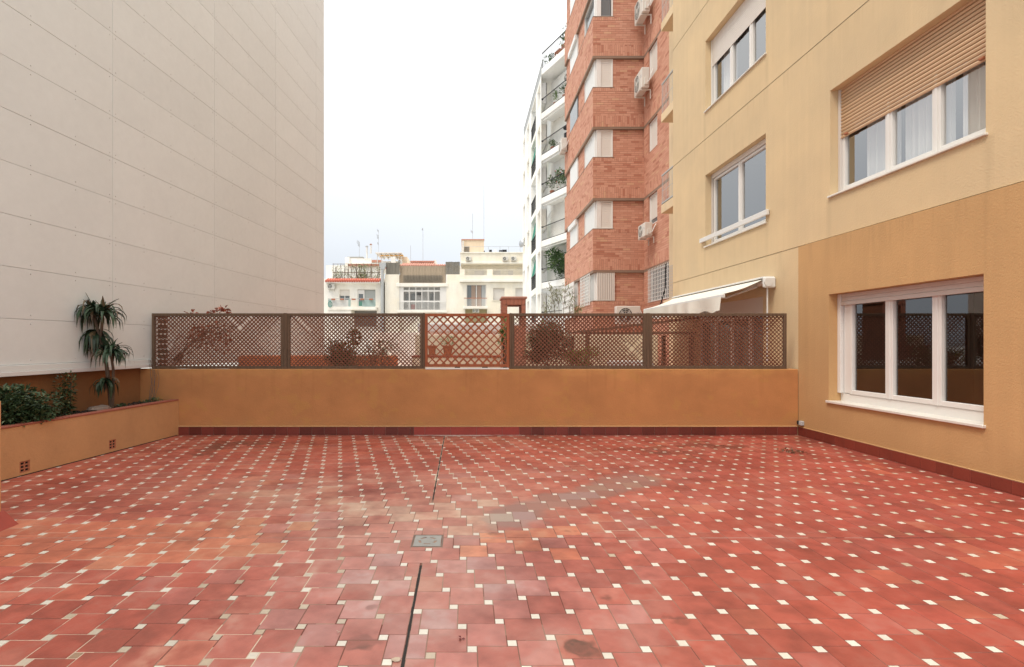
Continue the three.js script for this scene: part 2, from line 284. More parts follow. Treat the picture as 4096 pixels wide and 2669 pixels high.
  for (let i = 0; i < 110; i++) for (let j = 0; j < 75; j++) {
    const x0 = FX0 + i * 0.1, z0 = FZ0 + j * 0.1, q = s4(i / 110, j / 75), pale = clamp(sstep(3.2, -1.2, x0 + (q - 0.5) * 7) * 1.1 * sstep(0.30, 0.62, s2(i / 110, j / 75) + 0.25 * (rb() - 0.5)) + 0.1 * rb());
    bed.col = mix3([0.16, 0.055, 0.04], [0.62, 0.50, 0.38], pale * (x0 > -1 && x0 < 1 && z0 < 5 ? 0.45 : 1));
    bed.quad([x0, -0.0013, -z0], [x0 + 0.1, -0.0013, -z0], [x0 + 0.1, -0.0013, -z0 - 0.1], [x0, -0.0013, -z0 - 0.1], [x0, -1, -z0]);
  }
  bed.part('mortar_bed', std([1, 1, 1], { vertexColors: true, roughness: 1 }), floor);
  new GB().box(-6.2, 5.42, -0.28, -0.006, -3, 8.28).part('floor_slab', M.concrete, floor);
  const A = 0.2, B = 0.05, OX = -0.195, OZ = 2.457, J = 0.004;
  const jx = (z) => -0.294 - 0.009 * (z - 2.34), JZ = 3.903;
  const reds = [], whites = [];
  const drainBox = [-0.405, -0.175, 3.725, 3.965];
  const emit = (list, x0, x1, z0, z1, ci, cj) => {
    if (x1 - x0 < 0.012 || z1 - z0 < 0.012) return;
    if (x1 > 5.43) x1 = 5.43; if (z1 > 8.3) z1 = 8.3; if (x1 - x0 < 0.01 || z1 - z0 < 0.01) return;
    const mx = (x0 + x1) / 2, mz = (z0 + z1) / 2;
    if (mx > drainBox[0] && mx < drainBox[1] && mz > drainBox[2] && mz < drainBox[3]) return;
    const f = 507 / mz, sx = 466 + mx * f, sy = 343 + EYE * f, vis = sx > 0 && sx < 1024 && sy < 667 ? 1 : 0;
    list.push({ x0, x1, z0, z1, mx, mz, ci, cj, size: vis * (x1 - x0) * (z1 - z0) / mz ** 3 });
  };
  const split = (list, x0, x1, z0, z1, ci, cj) => {
    const d = drainBox; let rects = [[x0, x1, z0, z1]];
    const cutX = (c, w) => { rects = rects.flatMap((r) => (c > r[0] && c < r[1] ? [[r[0], c - w, r[2], r[3]], [c + w, r[1], r[2], r[3]]] : [r])); };
    const cutZ = (c, w) => { rects = rects.flatMap((r) => (c > r[2] && c < r[3] ? [[r[0], r[1], r[2], c - w], [r[0], r[1], c + w, r[3]]] : [r])); };
    const mz = (z0 + z1) / 2, mx = (x0 + x1) / 2;
    if (mz < 3.45 || mz > 4.85) cutX(jx(mz), 0.009);
    cutZ(JZ, 0.003);
    if (x1 > d[0] && x0 < d[1] && z1 > d[2] && z0 < d[3]) { cutX(d[0], 0.001); cutX(d[1], 0.001); cutZ(d[2], 0.001); cutZ(d[3], 0.001); }
    for (const r of rects) emit(list, ...r, ci, cj);
  };
  for (let i = -45; i <= 45; i++) for (let j = -45; j <= 45; j++) {
    const x = OX + i * A - j * B, z = OZ + i * B + j * A;
    if (x < -5.6 || x > 5.45 || z < 1.1 || z > 8.3) continue;
    const J = x < -0.6 ? 0.0048 : x < 1.2 ? 0.0036 : 0.003;
    split(reds, x + J / 2, x + A - J / 2, z + J / 2, z + A - J / 2, i, j);
    split(whites, x + A + J / 2, x + A + B - J / 2, z + J / 2, z + B - J / 2, i, j);
  }
  const hash = (i, j, k) => rng((i * 7919 + j * 104729 + k * 1299709) | 0)();
  const redCol = (t) => {
    const { mx, mz, ci, cj } = t, h = hash(ci, cj, 1), h2 = hash(ci, cj, 2), f = s4((mx + 6) / 12, mz / 9) - 0.5;
    let c = mix3([0.40, 0.083, 0.052], [0.475, 0.115, 0.076], h);
    c = mix3(c, [0.47, 0.175, 0.148], clamp(0.9 * Math.exp(-(((mx + 0.15) / 1.1) ** 2) - ((mz - 2.9) / 1.3) ** 2) * (0.35 + 0.8 * h2) + 0.28 * (h2 > 0.8 ? 1 : 0)));
    c = mix3(c, [0.40, 0.070, 0.050], clamp(sstep(0.8, 3.2, mx) * (0.45 + 0.4 * h)));
    const o1 = mx < -1.55 - 0.5 * (h2 - 0.5) && mz > 3.42 - 0.12 * (mx + 1.6) * 0 && mz < 4.28 + 0.1 * f, o2 = mx > 0.05 && mx < 0.95 && mz > 3.6 && mz < 4.15 + 0.3 * (mx > 0.4 ? 0 : -0.4), o3 = mx > -1.1 && mx < 0.35 && mz > 4.05 && mz < 4.85 && h2 > 0.35;
    if (o1 || (o2 && h > 0.25) || o3) c = mix3(c, o3 ? [0.50, 0.175, 0.118] : [0.56, 0.165, 0.090], 0.9);
    else if (h2 > 0.93 || (mx < -2 && h2 > 0.75)) c = mix3(c, [0.50, 0.125, 0.070], 0.6);
    const k = (0.84 + 0.2 * hash(ci, cj, 3)) * (1 - 0.07 * sstep(0.5, 3, mx)); return c.map((q) => q * k);
  };
  const whiteCol = (t) => { const h = hash(t.ci, t.cj, 5), cr = clamp((t.mx < -0.7 && t.mx > -2.2 && t.mz < 3.6 ? 0.8 : 0.15) * hash(t.ci, t.cj, 6) * 1.6 + (hash(t.ci, t.cj, 7) > 0.9 ? 0.7 : 0) + sstep(1, 4.5, t.mx) * sstep(2.6, 4.5, t.mz) * 0.9 * h + sstep(5.5, 8, t.mz) * 0.5 * hash(t.ci, t.cj, 11)); let c = mix3([0.74, 0.70, 0.61], [0.50, 0.40, 0.29], cr); if (t.ci === -9 && t.cj === 2) c = [0.35, 0.22, 0.14]; const d = Math.exp(-(((t.mx + 0.8) / 1.3) ** 2) - ((t.mz - 4.6) / 0.6) ** 2); return mix3(c, [0.55, 0.42, 0.32], 0.7 * d * h).map((q) => q / 0.84); };
  const slab = (gb, t, r) => {
    const { x0, x1, z0, z1 } = t, y = (r - 0.5) * 0.0020, c = 0.0016, b = -0.0028, P = (x, yy, z) => [x, yy, -z], cen = [t.mx, -0.1, -t.mz];
    gb.quad(P(x0 + c, y, z0 + c), P(x1 - c, y, z0 + c), P(x1 - c, y, z1 - c), P(x0 + c, y, z1 - c), cen);
    for (const [xa, za, xb, zb, ia, ib, ja, jb] of [[x0, z0, x1, z0, c, c, -c, c], [x1, z0, x1, z1, -c, c, -c, -c], [x1, z1, x0, z1, -c, -c, c, -c], [x0, z1, x0, z0, c, -c, c, c]]) gb.quad(P(xa, b, za), P(xb, b, zb), P(xb + ja, y, zb + jb), P(xa + ia, y, za + ib), cen);
  };
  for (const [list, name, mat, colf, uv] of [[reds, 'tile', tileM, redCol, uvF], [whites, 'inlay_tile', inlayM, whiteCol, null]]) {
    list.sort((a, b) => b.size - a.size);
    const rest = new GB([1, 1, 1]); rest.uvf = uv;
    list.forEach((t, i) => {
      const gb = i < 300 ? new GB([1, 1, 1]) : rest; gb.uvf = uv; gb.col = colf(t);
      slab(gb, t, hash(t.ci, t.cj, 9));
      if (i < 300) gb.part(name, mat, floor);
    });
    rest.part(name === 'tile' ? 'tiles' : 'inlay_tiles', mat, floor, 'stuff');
  }
  // expansion joint: dark filler, ragged; and the crack running across
  const ej = new GB(), rj = rng(77);
  for (let z = 1.2; z < 8.25; z += 0.06) { if (z > 3.42 && z < 4.85) continue; const w = (z < 3.45 ? 0.0078 : 0.0062) * (0.75 + 0.5 * rj()), c = jx(z) + (rj() - 0.5) * 0.002; ej.quad([c - w, -0.0012, -z], [c + w, -0.0012, -z], [jx(z + 0.06) + w, -0.0012, -z - 0.06], [jx(z + 0.06) - w, -0.0012, -z - 0.06], [0, -1, 0]); }
  ej.part('expansion_joint', M.joint, floor);
  const cr = new GB(), cp = new GB();
  for (let x = -5; x < 5.4; x += 0.07) { const w = 0.0036 * (0.6 + 0.9 * rj()), dark = (x > -0.95 && x < -0.62) || x > 2.4 + rj() || (x > 0.3 && x < 1.7); if (x > -0.42 && x < -0.16) continue; (dark ? cr : cp).quad([x, -0.0009, -JZ + w], [x + 0.07, -0.0009, -JZ + w], [x + 0.07, -0.0009, -JZ - w], [x, -0.0009, -JZ - w], [0, -1, 0]); }
  cr.part('crack', M.joint, floor); cp.part('joint_filler', M.jointPale, floor);
  // cement smeared along the foot of the parapet
  const cs = new GB(), rc = rng(5); let pw = 0.05;
  for (let x = -0.85; x < 0.9; x += 0.05) { const nw = clamp(pw + (rc() - 0.5) * 0.07, 0.015, 0.13); cs.quad([x, 0.0022, -8.275], [x + 0.05, 0.0022, -8.275], [x + 0.05, 0.0012, -8.275 + nw], [x, 0.0012, -8.275 + pw], [0, -1, 0]); pw = nw; }
  cs.part('cement_smear', M.cement, floor);
}
{ // drain
  const d = thing('floor_drain', 'square grey metal floor drain with a ring of slots in the red tiles', 'drain', [-0.29, 0, 3.845]);
  const sh = new THREE.Shape(); const h = 0.1; sh.moveTo(-h, -h); sh.lineTo(h, -h); sh.lineTo(h, h); sh.lineTo(-h, h); sh.closePath();
  for (let k = 0; k < 5; k++) { const a0 = k / 5 * Math.PI * 2 + 0.5, a1 = a0 + 0.85, p = new THREE.Path(); p.absarc(0, 0, 0.072, a0, a1, false); p.absarc(0, 0, 0.050, a1, a0, true); p.closePath(); sh.holes.push(p); }
  const g = new THREE.ExtrudeGeometry(sh, { depth: 0.004, bevelEnabled: true, bevelSize: 0.0015, bevelThickness: 0.0012, bevelSegments: 1, curveSegments: 6 }); g.rotateX(-Math.PI / 2); g.translate(0, -0.003, 0);
  const m = new THREE.Mesh(g, M.drain); m.name = 'grate'; m.castShadow = m.receiveShadow = true; d.add(m); ORG.set(m, ORG.get(d));
  const fr = new GB(); for (const s of [-1, 1]) { fr.box(-0.29 + s * 0.112 - 0.006, -0.29 + s * 0.112 + 0.006, -0.01, 0.0008, 3.73, 3.96); fr.box(-0.29 - 0.106, -0.29 + 0.106, -0.01, 0.0008, 3.845 + s * 0.112 - 0.006, 3.845 + s * 0.112 + 0.006); }
  fr.part('rim', M.stone, d);
  new GB().box(-0.395, -0.185, -0.03, -0.0052, 3.74, 3.95).part('sump', M.black, d);
}
// small litter on the floor
{
  const R = rng(66);
  const leafAt = (name, x, z, s, c, label) => { const g = new GB(c); for (let k = 0; k < 3; k++) g.leaf([x, 0.004 + 0.003 * k, -z], [Math.cos(k * 2 + x), 0.15, Math.sin(k * 2 + x)], [0, 1, 0], s, s * 0.6); return solo(name, g, M.leaf, label, 'leaf', [x, 0, z]); };
  leafAt('fallen_leaf', -0.024, 2.56, 0.022, [0.14, 0.01, 0.01], 'tiny dark red fallen leaf on pinkish tile right of the dark floor joint');
  leafAt('fallen_leaf', -0.66, 2.62, 0.012, [0.5, 0.36, 0.28], 'pale dry leaf scrap on the tiles left of the dark floor joint');
  solo('tile_chip', new GB().ball([-0.33, 0.006, -2.39], 0.024, 0.007, 0.014, 4, 0.3, 7, 4), std([0.55, 0.44, 0.33]), 'pale broken tile chip lying beside the dark floor joint in the foreground', 'tile chip', [-0.33, 0, 2.39]);
  const g = new GB([0.1, 0.05, 0.025]);
  for (let i = 0; i < 46; i++) { const a = R() * 7, r = R() ** 0.7 * 0.17, x = 4.47 + r * Math.cos(a) * 1.2, z = 6.95 + r * Math.sin(a); g.col = mix3([0.07, 0.035, 0.02], [0.2, 0.09, 0.04], R()); g.leaf([x, 0.006 + R() * 0.012, -z], [R() - 0.5, R() * 0.3, R() - 0.5], [0, 1, 0], 0.05, 0.026); }
  solo('dry_leaves', g, M.leaf, 'small heap of brown dry leaves on the tiles near the right far corner', 'dry leaves', [4.47, 0, 6.95], { kind: 'stuff' });
}
// ------------------------------------------------------------------ parapet wall at the back of the terrace
const PZ = 8.28;
{
  const w = thing('parapet_wall', 'low orange ochre plastered parapet wall carrying the wooden trellis fence', 'wall', [0, 0, PZ]);
  const g = new GB(), R = rng(31); let tops = []; for (let x = -5.5; x <= 5.45; x += 0.25) tops.push([x, 1.072 + (R() - 0.5) * 0.010]);
  tops[tops.length - 1][0] = 5.415;
  for (let i = 0; i + 1 < tops.length; i++) {
    const [x0, y0] = tops[i], [x1, y1] = tops[i + 1], c = [(x0 + x1) / 2, 0.5, -PZ - 0.1];
    g.quad([x0, 0, -PZ], [x1, 0, -PZ], [x1, y1 - 0.008, -PZ], [x0, y0 - 0.008, -PZ], c); g.quad([x0, y0 - 0.008, -PZ], [x1, y1 - 0.008, -PZ], [x1, y1, -PZ - 0.008], [x0, y0, -PZ - 0.008], c);
    g.quad([x0, y0, -PZ - 0.008], [x1, y1, -PZ - 0.008], [x1, y1, -PZ - 0.2], [x0, y0, -PZ - 0.2], c); g.quad([x0, 0, -PZ - 0.2], [x1, 0, -PZ - 0.2], [x1, y1, -PZ - 0.2], [x0, y0, -PZ - 0.2], c);
  }
  const pA = noiseField(26, 3, 5, 611, 0.55), pB = noiseField(150, 3, 3, 622), pC = noiseField(60, 8, 4, 633);
  const T_par = tex(2048, 220, (u, v) => {
    const h = v * 1.1, a = pA(u, v) - 0.5, b = pB(u, v * 0.4) - 0.5, c = pC(u, v) - 0.5; let k = 0.84 + 0.24 * a + 0.10 * c, col = [k, k, k];
    const lip = sstep(0.93, 1.03, h + 0.30 * a + 0.1 * c); col = mix3(col, [0.98, 1.08, 1.02].map((q) => q * (0.95 + 0.3 * c)), 0.55 * lip);
    const yl = sstep(0.62, 0.75, pC(u + 0.37, v + 0.2)); col = mix3(col, [0.86, 0.98, 0.80], 0.5 * yl);
    const run = sstep(0.12, 0.30, b) * sstep(0.15, 1.0, h + 0.6 * a); col = col.map((q, i) => q * (1 - [0.05, 0.06, 0.065][i] * run));
    const foot = sstep(0.34, 0.14, h + 0.25 * a + 0.12 * c); col = mix3(col, [0.82, 0.92, 1.0], 0.45 * foot);
    return col;
  });
  T_par.wrapT = THREE.ClampToEdgeWrapping;
  g.u.length = 0; for (let i = 0; i < g.p.length; i += 3) g.u.push((g.p[i] + 5.5) / 11, g.p[i + 1] / 1.1);
  const gb2 = T_grain.clone(); gb2.repeat.set(12, 1.2); gb2.needsUpdate = true;
  const parM = std([0.50, 0.225, 0.084].map((q) => q / 0.84), { roughness: 0.92, map: T_par, bumpMap: gb2, bumpScale: 0.0025 });
  g.part('plastered_wall', parM, w);
  new GB().box(-4.72, 5.40, 0.134, 0.150, PZ - 0.016, PZ + 0.002, 0.004).part('plaster_lip', M.ochreLow, w);
  new GB().box(-4.72, 5.40, 0.0, 0.134, PZ - 0.008, PZ + 0.002).part('skirting_mortar', M.skirtBase, w);
  let x = -4.71, k = 0;
  while (x < 5.39) {
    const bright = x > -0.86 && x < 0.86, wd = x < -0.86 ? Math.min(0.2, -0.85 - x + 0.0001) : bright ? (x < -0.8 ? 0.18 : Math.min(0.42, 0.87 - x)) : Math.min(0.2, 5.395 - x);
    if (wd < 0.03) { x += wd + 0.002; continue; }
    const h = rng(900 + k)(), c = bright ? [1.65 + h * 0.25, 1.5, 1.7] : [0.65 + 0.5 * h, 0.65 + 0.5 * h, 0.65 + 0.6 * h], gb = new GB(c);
    gb.box(x + 0.002, x + wd - 0.002, 0.003, 0.132, PZ - 0.013 - 0.002 * h, PZ - 0.006, 0.002).part('skirting_tile', M.skirt, w); x += wd; k++;
  }
}
// ------------------------------------------------------------------ trellis panels on the parapet
function trellis(label, F, u0, u1, v0, v1, pitch, lw, mats, gaps = [], postR = true, group = 'brown wooden trellis panels standing on the parapet') {
  const b = F((u0 + u1) / 2, v0, 0), t = thing('trellis_panel', label, 'trellis panel', [b[0], b[1], -b[2]], group);
  const fw = 0.045, R = rng(Math.floor(u0 * 100 + 9000));
  new GB().obox(F, u0, u1, v1 - fw, v1, -0.01, 0.035, 0.003).part('top_rail', mats[0], t);
  new GB().obox(F, u0, u1, v0, v0 + fw, -0.01, 0.035, 0.003).part('bottom_rail', mats[0], t);
  new GB().obox(F, u0, u0 + fw, v0 + fw, v1 - fw, -0.01, 0.034, 0.003).part('stile', mats[0], t);
  if (postR) new GB().obox(F, u1 - fw, u1, v0 + fw, v1 - fw, -0.01, 0.034, 0.003).part('stile', mats[0], t);
  const a0 = u0 + fw - 0.01, a1 = u1 - fw + 0.01, c0 = v0 + fw - 0.01, c1 = v1 - fw + 0.01, W = a1 - a0, H = c1 - c0, step = pitch * Math.SQRT2, hw = lw / 2 * Math.SQRT2;
  for (const dir of [1, -1]) {
    let n = 0;
    for (let s = step * 0.3; s < W + H; s += step, n++) {
      const ss = s + (R() - 0.5) * step * 0.10;
      // points along dir=1: u - v = const (rising right); dir=-1: u + v = const
      let lo = Math.max(0, ss - W), hi = Math.min(H, ss);                     // v range where u inside
      const gp = gaps.find((q) => q[0] === dir && Math.abs(q[1] - ss) < step * 0.5);
      if (gp) { const cut = gp[2]; if (cut[0] <= 0 && cut[1] >= 1) continue; if (cut[0] <= 0) lo = mix(lo, hi, cut[1]); else hi = mix(lo, hi, cut[0]); }
      if (hi - lo < 0.03) continue;
      const U = (v) => (dir === -1 ? ss - v : W - ss + v), d0 = dir === 1 ? 0.002 : 0.0092, th = 0.0068;
      const g = new GB(), q = (v, o, d) => F(a0 + clamp(U(v) + o, 0, W), c0 + v, d);
      const A = [q(lo, -hw, d0), q(lo, hw, d0), q(hi, hw, d0), q(hi, -hw, d0)], B = [q(lo, -hw, d0 + th), q(lo, hw, d0 + th), q(hi, hw, d0 + th), q(hi, -hw, d0 + th)], cen = F(a0 + U((lo + hi) / 2), c0 + (lo + hi) / 2, d0 + th / 2);
      g.uo = [R() * 3, R() * 3];
      g.quad(...A, cen); g.quad(...B, cen); g.quad(A[0], A[3], B[3], B[0], cen); g.quad(A[1], A[2], B[2], B[1], cen); g.quad(A[0], A[1], B[1], B[0], cen); g.quad(A[2], A[3], B[3], B[2], cen);
      g.part('lath', mats[1], t);
    }
  }
  return t;
}
{
  const F = frame([0, 0, PZ + 0.055], [1, 0], [0, -1]), br = [M.wood, M.lath], y0 = 1.079, y1 = 1.986, P = 0.046, L = 0.0205;
  trellis('brown trellis panel at the left end beside the pale clad wall', F, -5.14, -2.985, y0, y1, P, L, br, [[1, 2.19, [0, 0.4]], [1, 1.3, [0.72, 1]], [-1, 2.05, [0.7, 1]]]);
  trellis('brown trellis panel between left end panel and reddish panel', F, -2.925, -0.705, y0, y1, P, L, br, [[1, 0.72, [0, 0.35]], [-1, 0.9, [0.7, 1]], [-1, 1.85, [0, 0.4]]]);
  trellis('reddish orange wide-mesh trellis panel in the middle of the fence', F, -0.672, 0.712, y0 + 0.03, y1 - 0.004, 0.0912, 0.027, [M.woodRed, M.woodRed]);
  trellis('brown trellis panel right of the reddish panel before dark bush', F, 0.745, 2.945, y0, y1, P, L, br, [[1, 0.45, [0.4, 1]], [-1, 2.2, [0, 0.4]]]);
  trellis('brown trellis panel at the right end under the white awning', F, 3.005, 5.245, y0, y1, P, L, br, [[-1, 1.9, [0.7, 1]]]);
  const posts = [[-2.955, 'brown fence post between the two left trellis panels'], [-0.688, 'brown fence post left of the reddish trellis panel'], [0.729, 'brown fence post right of the reddish trellis panel'], [2.975, 'brown fence post between the two right trellis panels']];
  for (const [x, l] of posts) { const t = thing('fence_post', l, 'post', [x, y0, PZ + 0.05], 'wooden posts between trellis panels'); const w = x === 2.975 || x === -2.955 ? 0.028 : 0.015; new GB().box(x - w, x + w, 1.078, y1 + 0.004, PZ + 0.012, PZ + 0.075, 0.004).part('post_shaft', M.wood, t); }
  { const t = thing('fence_post', 'dark timber upright behind the left end of the trellis fence', 'post', [-5.05, y0, PZ + 0.16], 'wooden posts between trellis panels'); for (let k = 0; k < 11; k++) new GB().obox(frame([-5.05, 0, PZ + 0.16], [1, 0], [0, -1]), -0.075, 0.075, y0 + k * 0.083, y0 + k * 0.083 + 0.062, -0.02 - 0.01 * (k % 2), 0.0).part('board', M.wood, t); }
  const s = thing('white_sill', 'thin white strip on the wall under the reddish trellis panel', 'sill', [0, 1.074, PZ + 0.05]); new GB().box(-0.66, 0.70, 1.070, 1.092, PZ - 0.006, PZ + 0.10, 0.003).part('strip', M.pvc, s);
  for (const x of [-0.14, 0.31]) new GB().box(x - 0.045, x + 0.045, 1.092, 1.110, PZ + 0.01, PZ + 0.08, 0.003).part('foot', M.wood, s);
}
// ------------------------------------------------------------------ clad tower on the left
const FT = frame([-6.052, 0, 0], [0.10118, 0.99487], [0.99487, -0.10118]);
{
  const t = thing('clad_tower', 'tall windowless building clad in pale beige fibre-cement panels', 'building', [-7, 1.1, 9]);
  const U = [2.50, 5.06, 7.628, 10.19, 12.76, 15.32, 15.95], R = rng(12);
  new GB().obox(FT, -4, 15.945, 1.12, 17.2, -9, -0.014).part('wall_core', M.cladGroove, t);
  const mats = [0.985, 1, 1.012, 0.993].map((k) => { const m = M.clad.clone(); m.color = M.clad.color.clone().multiplyScalar(k); return m; });
  const sc = new GB();
  for (let i = -2; i + 1 < U.length; i++) {
    const ua = i < 0 ? 2.5 + i * 2.565 : U[i], ub = i < 0 ? 2.5 + (i + 1) * 2.565 : U[i + 1];
    for (let r = 0; r < 25; r++) {
      const va = r === 0 ? 1.235 : 1.79 + 0.62 * (r - 1), vb = 1.79 + 0.62 * r, g = new GB(); g.uo = [R() * 5, R() * 5];
      g.obox(FT, ua + 0.0018, ub - 0.0018, va + 0.0018, vb - 0.0018, -0.012, (R() - 0.5) * 0.0015, 0.0022).part('cladding_panel', mats[Math.floor(R() * 4)], t);
      const n = ub - ua > 2 ? 4 : 1;
      for (let k = 0; k <= n; k++) { const uu = k === 0 ? ua + 0.055 : k === n ? ub - 0.055 : mix(ua, ub, k / n); for (const vv of [va + 0.055, vb - 0.055]) { const p = FT(uu, vv, -0.001), q = FT(uu, vv, 0.004); sc.cyl(p, q, 0.010, 0.006, 7); } }
    }
  }
  sc.part('screw_heads', M.screw, t, 'stuff');
  const f = new GB(); f.obox(FT, -4, 15.95, 1.155, 1.232, -0.02, 0.022, 0.004); f.part('base_flashing', M.clad, t);
  new GB().obox(FT, -4, 15.95, 1.10, 1.154, -0.05, 0.034, 0.004).part('drip_edge', M.flash, t);
}
{
  const t = thing('party_wall', 'dark orange plastered wall behind the planter under the pale cladding', 'wall', [-5.6, 0, 5.5]);
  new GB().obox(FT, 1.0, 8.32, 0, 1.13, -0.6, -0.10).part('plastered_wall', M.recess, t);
}
// ------------------------------------------------------------------ planter on the left
const FP = frame([-5.715, 0, 0], [0.124, 0.9923], [0.9923, -0.124]);
{
  const t = thing('planter', 'long ochre plastered planter with red coping along the left wall', 'planter', [-5, 0, 6.5]);
  const g = new GB(); const vents = [[5.48, 'n'], [7.0, 'f']];
  const holes = [[5.735, 5.855, 0.035, 0.165], [6.955, 7.075, 0.045, 0.175]];
  holedWall(g, FP, 1.2, 8.34, 0, 0.565, holes, 0.06); g.obox(FP, 1.2, 8.34, 0, 0.565, -0.12, -0.06);
  g.part('front_wall', M.planter, t);
  const R = rng(3); let u = 1.25; while (u < 8.3) { const w = Math.min(0.3, 8.33 - u); new GB().obox(FP, u, u + w - 0.003, 0.566, 0.584 + R() * 0.003, -0.125, 0.008, 0.003).part('coping_tile', M.capRed, t); u += w; }
  const so = new GB(), rs = rng(9); const H = (i, j) => 0.525 + 0.035 * Math.sin(i * 1.7 + j * 2.3) + 0.03 * ((i * 7 + j * 13) % 5) / 5;
  for (let i = 0; i < 70; i++) for (let j = 0; j < 5; j++) { const q = (a, b) => FP(1.3 + a * 0.1, H(a, b), -0.12 - b * 0.13); so.quad(q(i, j), q(i + 1, j), q(i + 1, j + 1), q(i, j + 1), FP(3, -2, 0)); }
  so.part('soil', M.soil, t);
  for (const [a, b, c, d] of holes) {
    const v = new GB(), ih = (b - a - 0.016 * 3) / 2, iv = (d - c - 0.014 * 4) / 3, hs = [];
    for (let i = 0; i < 2; i++) for (let j = 0; j < 3; j++) hs.push([a + 0.016 + i * (ih + 0.016), a + 0.016 + i * (ih + 0.016) + ih, c + 0.014 + j * (iv + 0.014), c + 0.014 + j * (iv + 0.014) + iv]);
    holedWall(v, FP, a, b, c, d, hs, 0.012, -0.004); v.part('vent_brick', M.terracotta, t);
    new GB().obox(FP, a, b, c, d, -0.0595, -0.0162).part('vent_shade_block', M.black, t);  // solid black block stands in for the shade inside the vent holes
  }
  new GB().obox(FP, 1.2, 8.3, 0.0005, 0.010, 0.0, 0.004).part('base_joint', M.joint, t);
}
{ // pier end nearer the camera on the left
  const t = thing('low_pier', 'ochre end of a low wall with red skirting at left picture edge', 'wall', [-4.2, 0, 3.6]);
  new GB().box(-5.6, -3.80, 0, 1.03, 3.1, 4.16, 0.012).part('plastered_wall', M.planter, t);
  const sk = new GB([2.0, 1.7, 1.7]); sk.quad([-3.79, 0.12, -4.17], [-3.79, 0.12, -3.1], [-3.70, 0, -3.1], [-3.70, 0, -4.20], [-5, 0, -3.6]); sk.quad([-3.79, 0.12, -4.17], [-3.70, 0, -4.2], [-5, 0, -4.2], [-5, 0.12, -4.17], [-5, 0, -3.6]); sk.quad([-3.79, 0.12, -4.17], [-3.79, 0.12, -3.1], [-3.805, 0.125, -3.1], [-3.805, 0.125, -4.158], [-5, 0, -3.6]); sk.part('skirting', M.skirt, t);
}
// ------------------------------------------------------------------ plants in the planter
function wallClamp(p) { const d = (p[0] + 6.052) * 0.99487 - (-p[2]) * 0.10118; if (d < 0.02 && p[1] > 1.08) { p[0] += (0.02 - d) * 0.99487; } else if (d < -0.09 && p[1] <= 1.08) p[0] += -0.09 - d; return p; }
function blade(gb, o, az, el, len, wid, droop, seg = 6, cl = wallClamp) {
  const pts = []; let p = [...o], e = el;
  for (let i = 0; i <= seg; i++) { pts.push([...p]); const s = len / seg; p = [p[0] + Math.cos(e) * Math.cos(az) * s, p[1] + Math.sin(e) * s, p[2] + Math.cos(e) * Math.sin(az) * s]; e -= droop / seg * (0.4 + 1.4 * i / seg); e = Math.max(e, -1.5); }
  const sd = [-Math.sin(az), 0, Math.cos(az)], w = (i) => wid * 0.5 * Math.min(1, 0.5 + i / seg * 2) * (1 - Math.pow(i / seg, 2.2)) + 0.0008;
  for (let i = 0; i < seg; i++) { const q = (k, s, up) => cl([pts[k][0] + sd[0] * w(k) * s, pts[k][1] + up, pts[k][2] + sd[2] * w(k) * s]), f = wid * 0.16; gb.quad(q(i, -1, f), q(i, 0, 0), q(i + 1, 0, 0), q(i + 1, -1, f)); gb.quad(q(i, 1, f), q(i, 0, 0), q(i + 1, 0, 0), q(i + 1, 1, f)); }
}
{
  const t = thing('dracaena', 'tall dracaena with drooping dark green leaf crowns in the left planter', 'plant', [-5.08, 0.53, 7.25]);
  const heads = [[at(214, 722, 7.15), 62, 0.40, 1], [at(239, 728, 7.12), 62, 0.42, 1], [at(221, 772, 7.18), 64, 0.40, 0], [at(257, 818, 7.16), 66, 0.37, 1], [at(246, 884, 7.13), 42, 0.30, 0]];
  const R = rng(515);
  const b0 = [-5.06, 0.5, -7.25], m = (h) => [h[0], h[1], -h[2]];
  new GB().path([b0, [-5.07, 0.85, -7.22], [-5.10, 1.2, -7.2], [-5.17, 1.55, -7.18], m(heads[0][0])], 0.030, 8, 0.018).path([[-5.17, 1.55, -7.18], [-5.12, 1.75, -7.14], m(heads[1][0])], 0.02, 7, 0.016).path([b0, [-5.02, 0.8, -7.22], [-5.0, 1.1, -7.2], m(heads[3][0])], 0.024, 7, 0.016).part('trunk', M.bark, t);
  for (const [h, n, len, up] of heads) for (let k = 0; k < n; k++) {
    const g = new GB(), az = R() * 6.283, young = up && R() < 0.13, el = young ? 0.9 + R() * 0.5 : up ? -0.1 + R() * 0.95 : -0.7 + R() * 0.9, c = R();
    g.col = mix3(mix3([0.012, 0.030, 0.012], [0.045, 0.085, 0.042], c), [0.16, 0.10, 0.05], R() < 0.14 ? 0.8 : 0);
    blade(g, [h[0] + (R() - 0.5) * 0.03, h[1] + (R() - 0.5) * 0.07, -h[2] + (R() - 0.5) * 0.03], az, el, len * (0.7 + 0.5 * R()) * (young ? 0.6 : 1), 0.034 + 0.022 * R(), young ? 0.7 : 2.6 + R() * 1.4);
    g.part('leaf', M.leaf, t);
  }
}
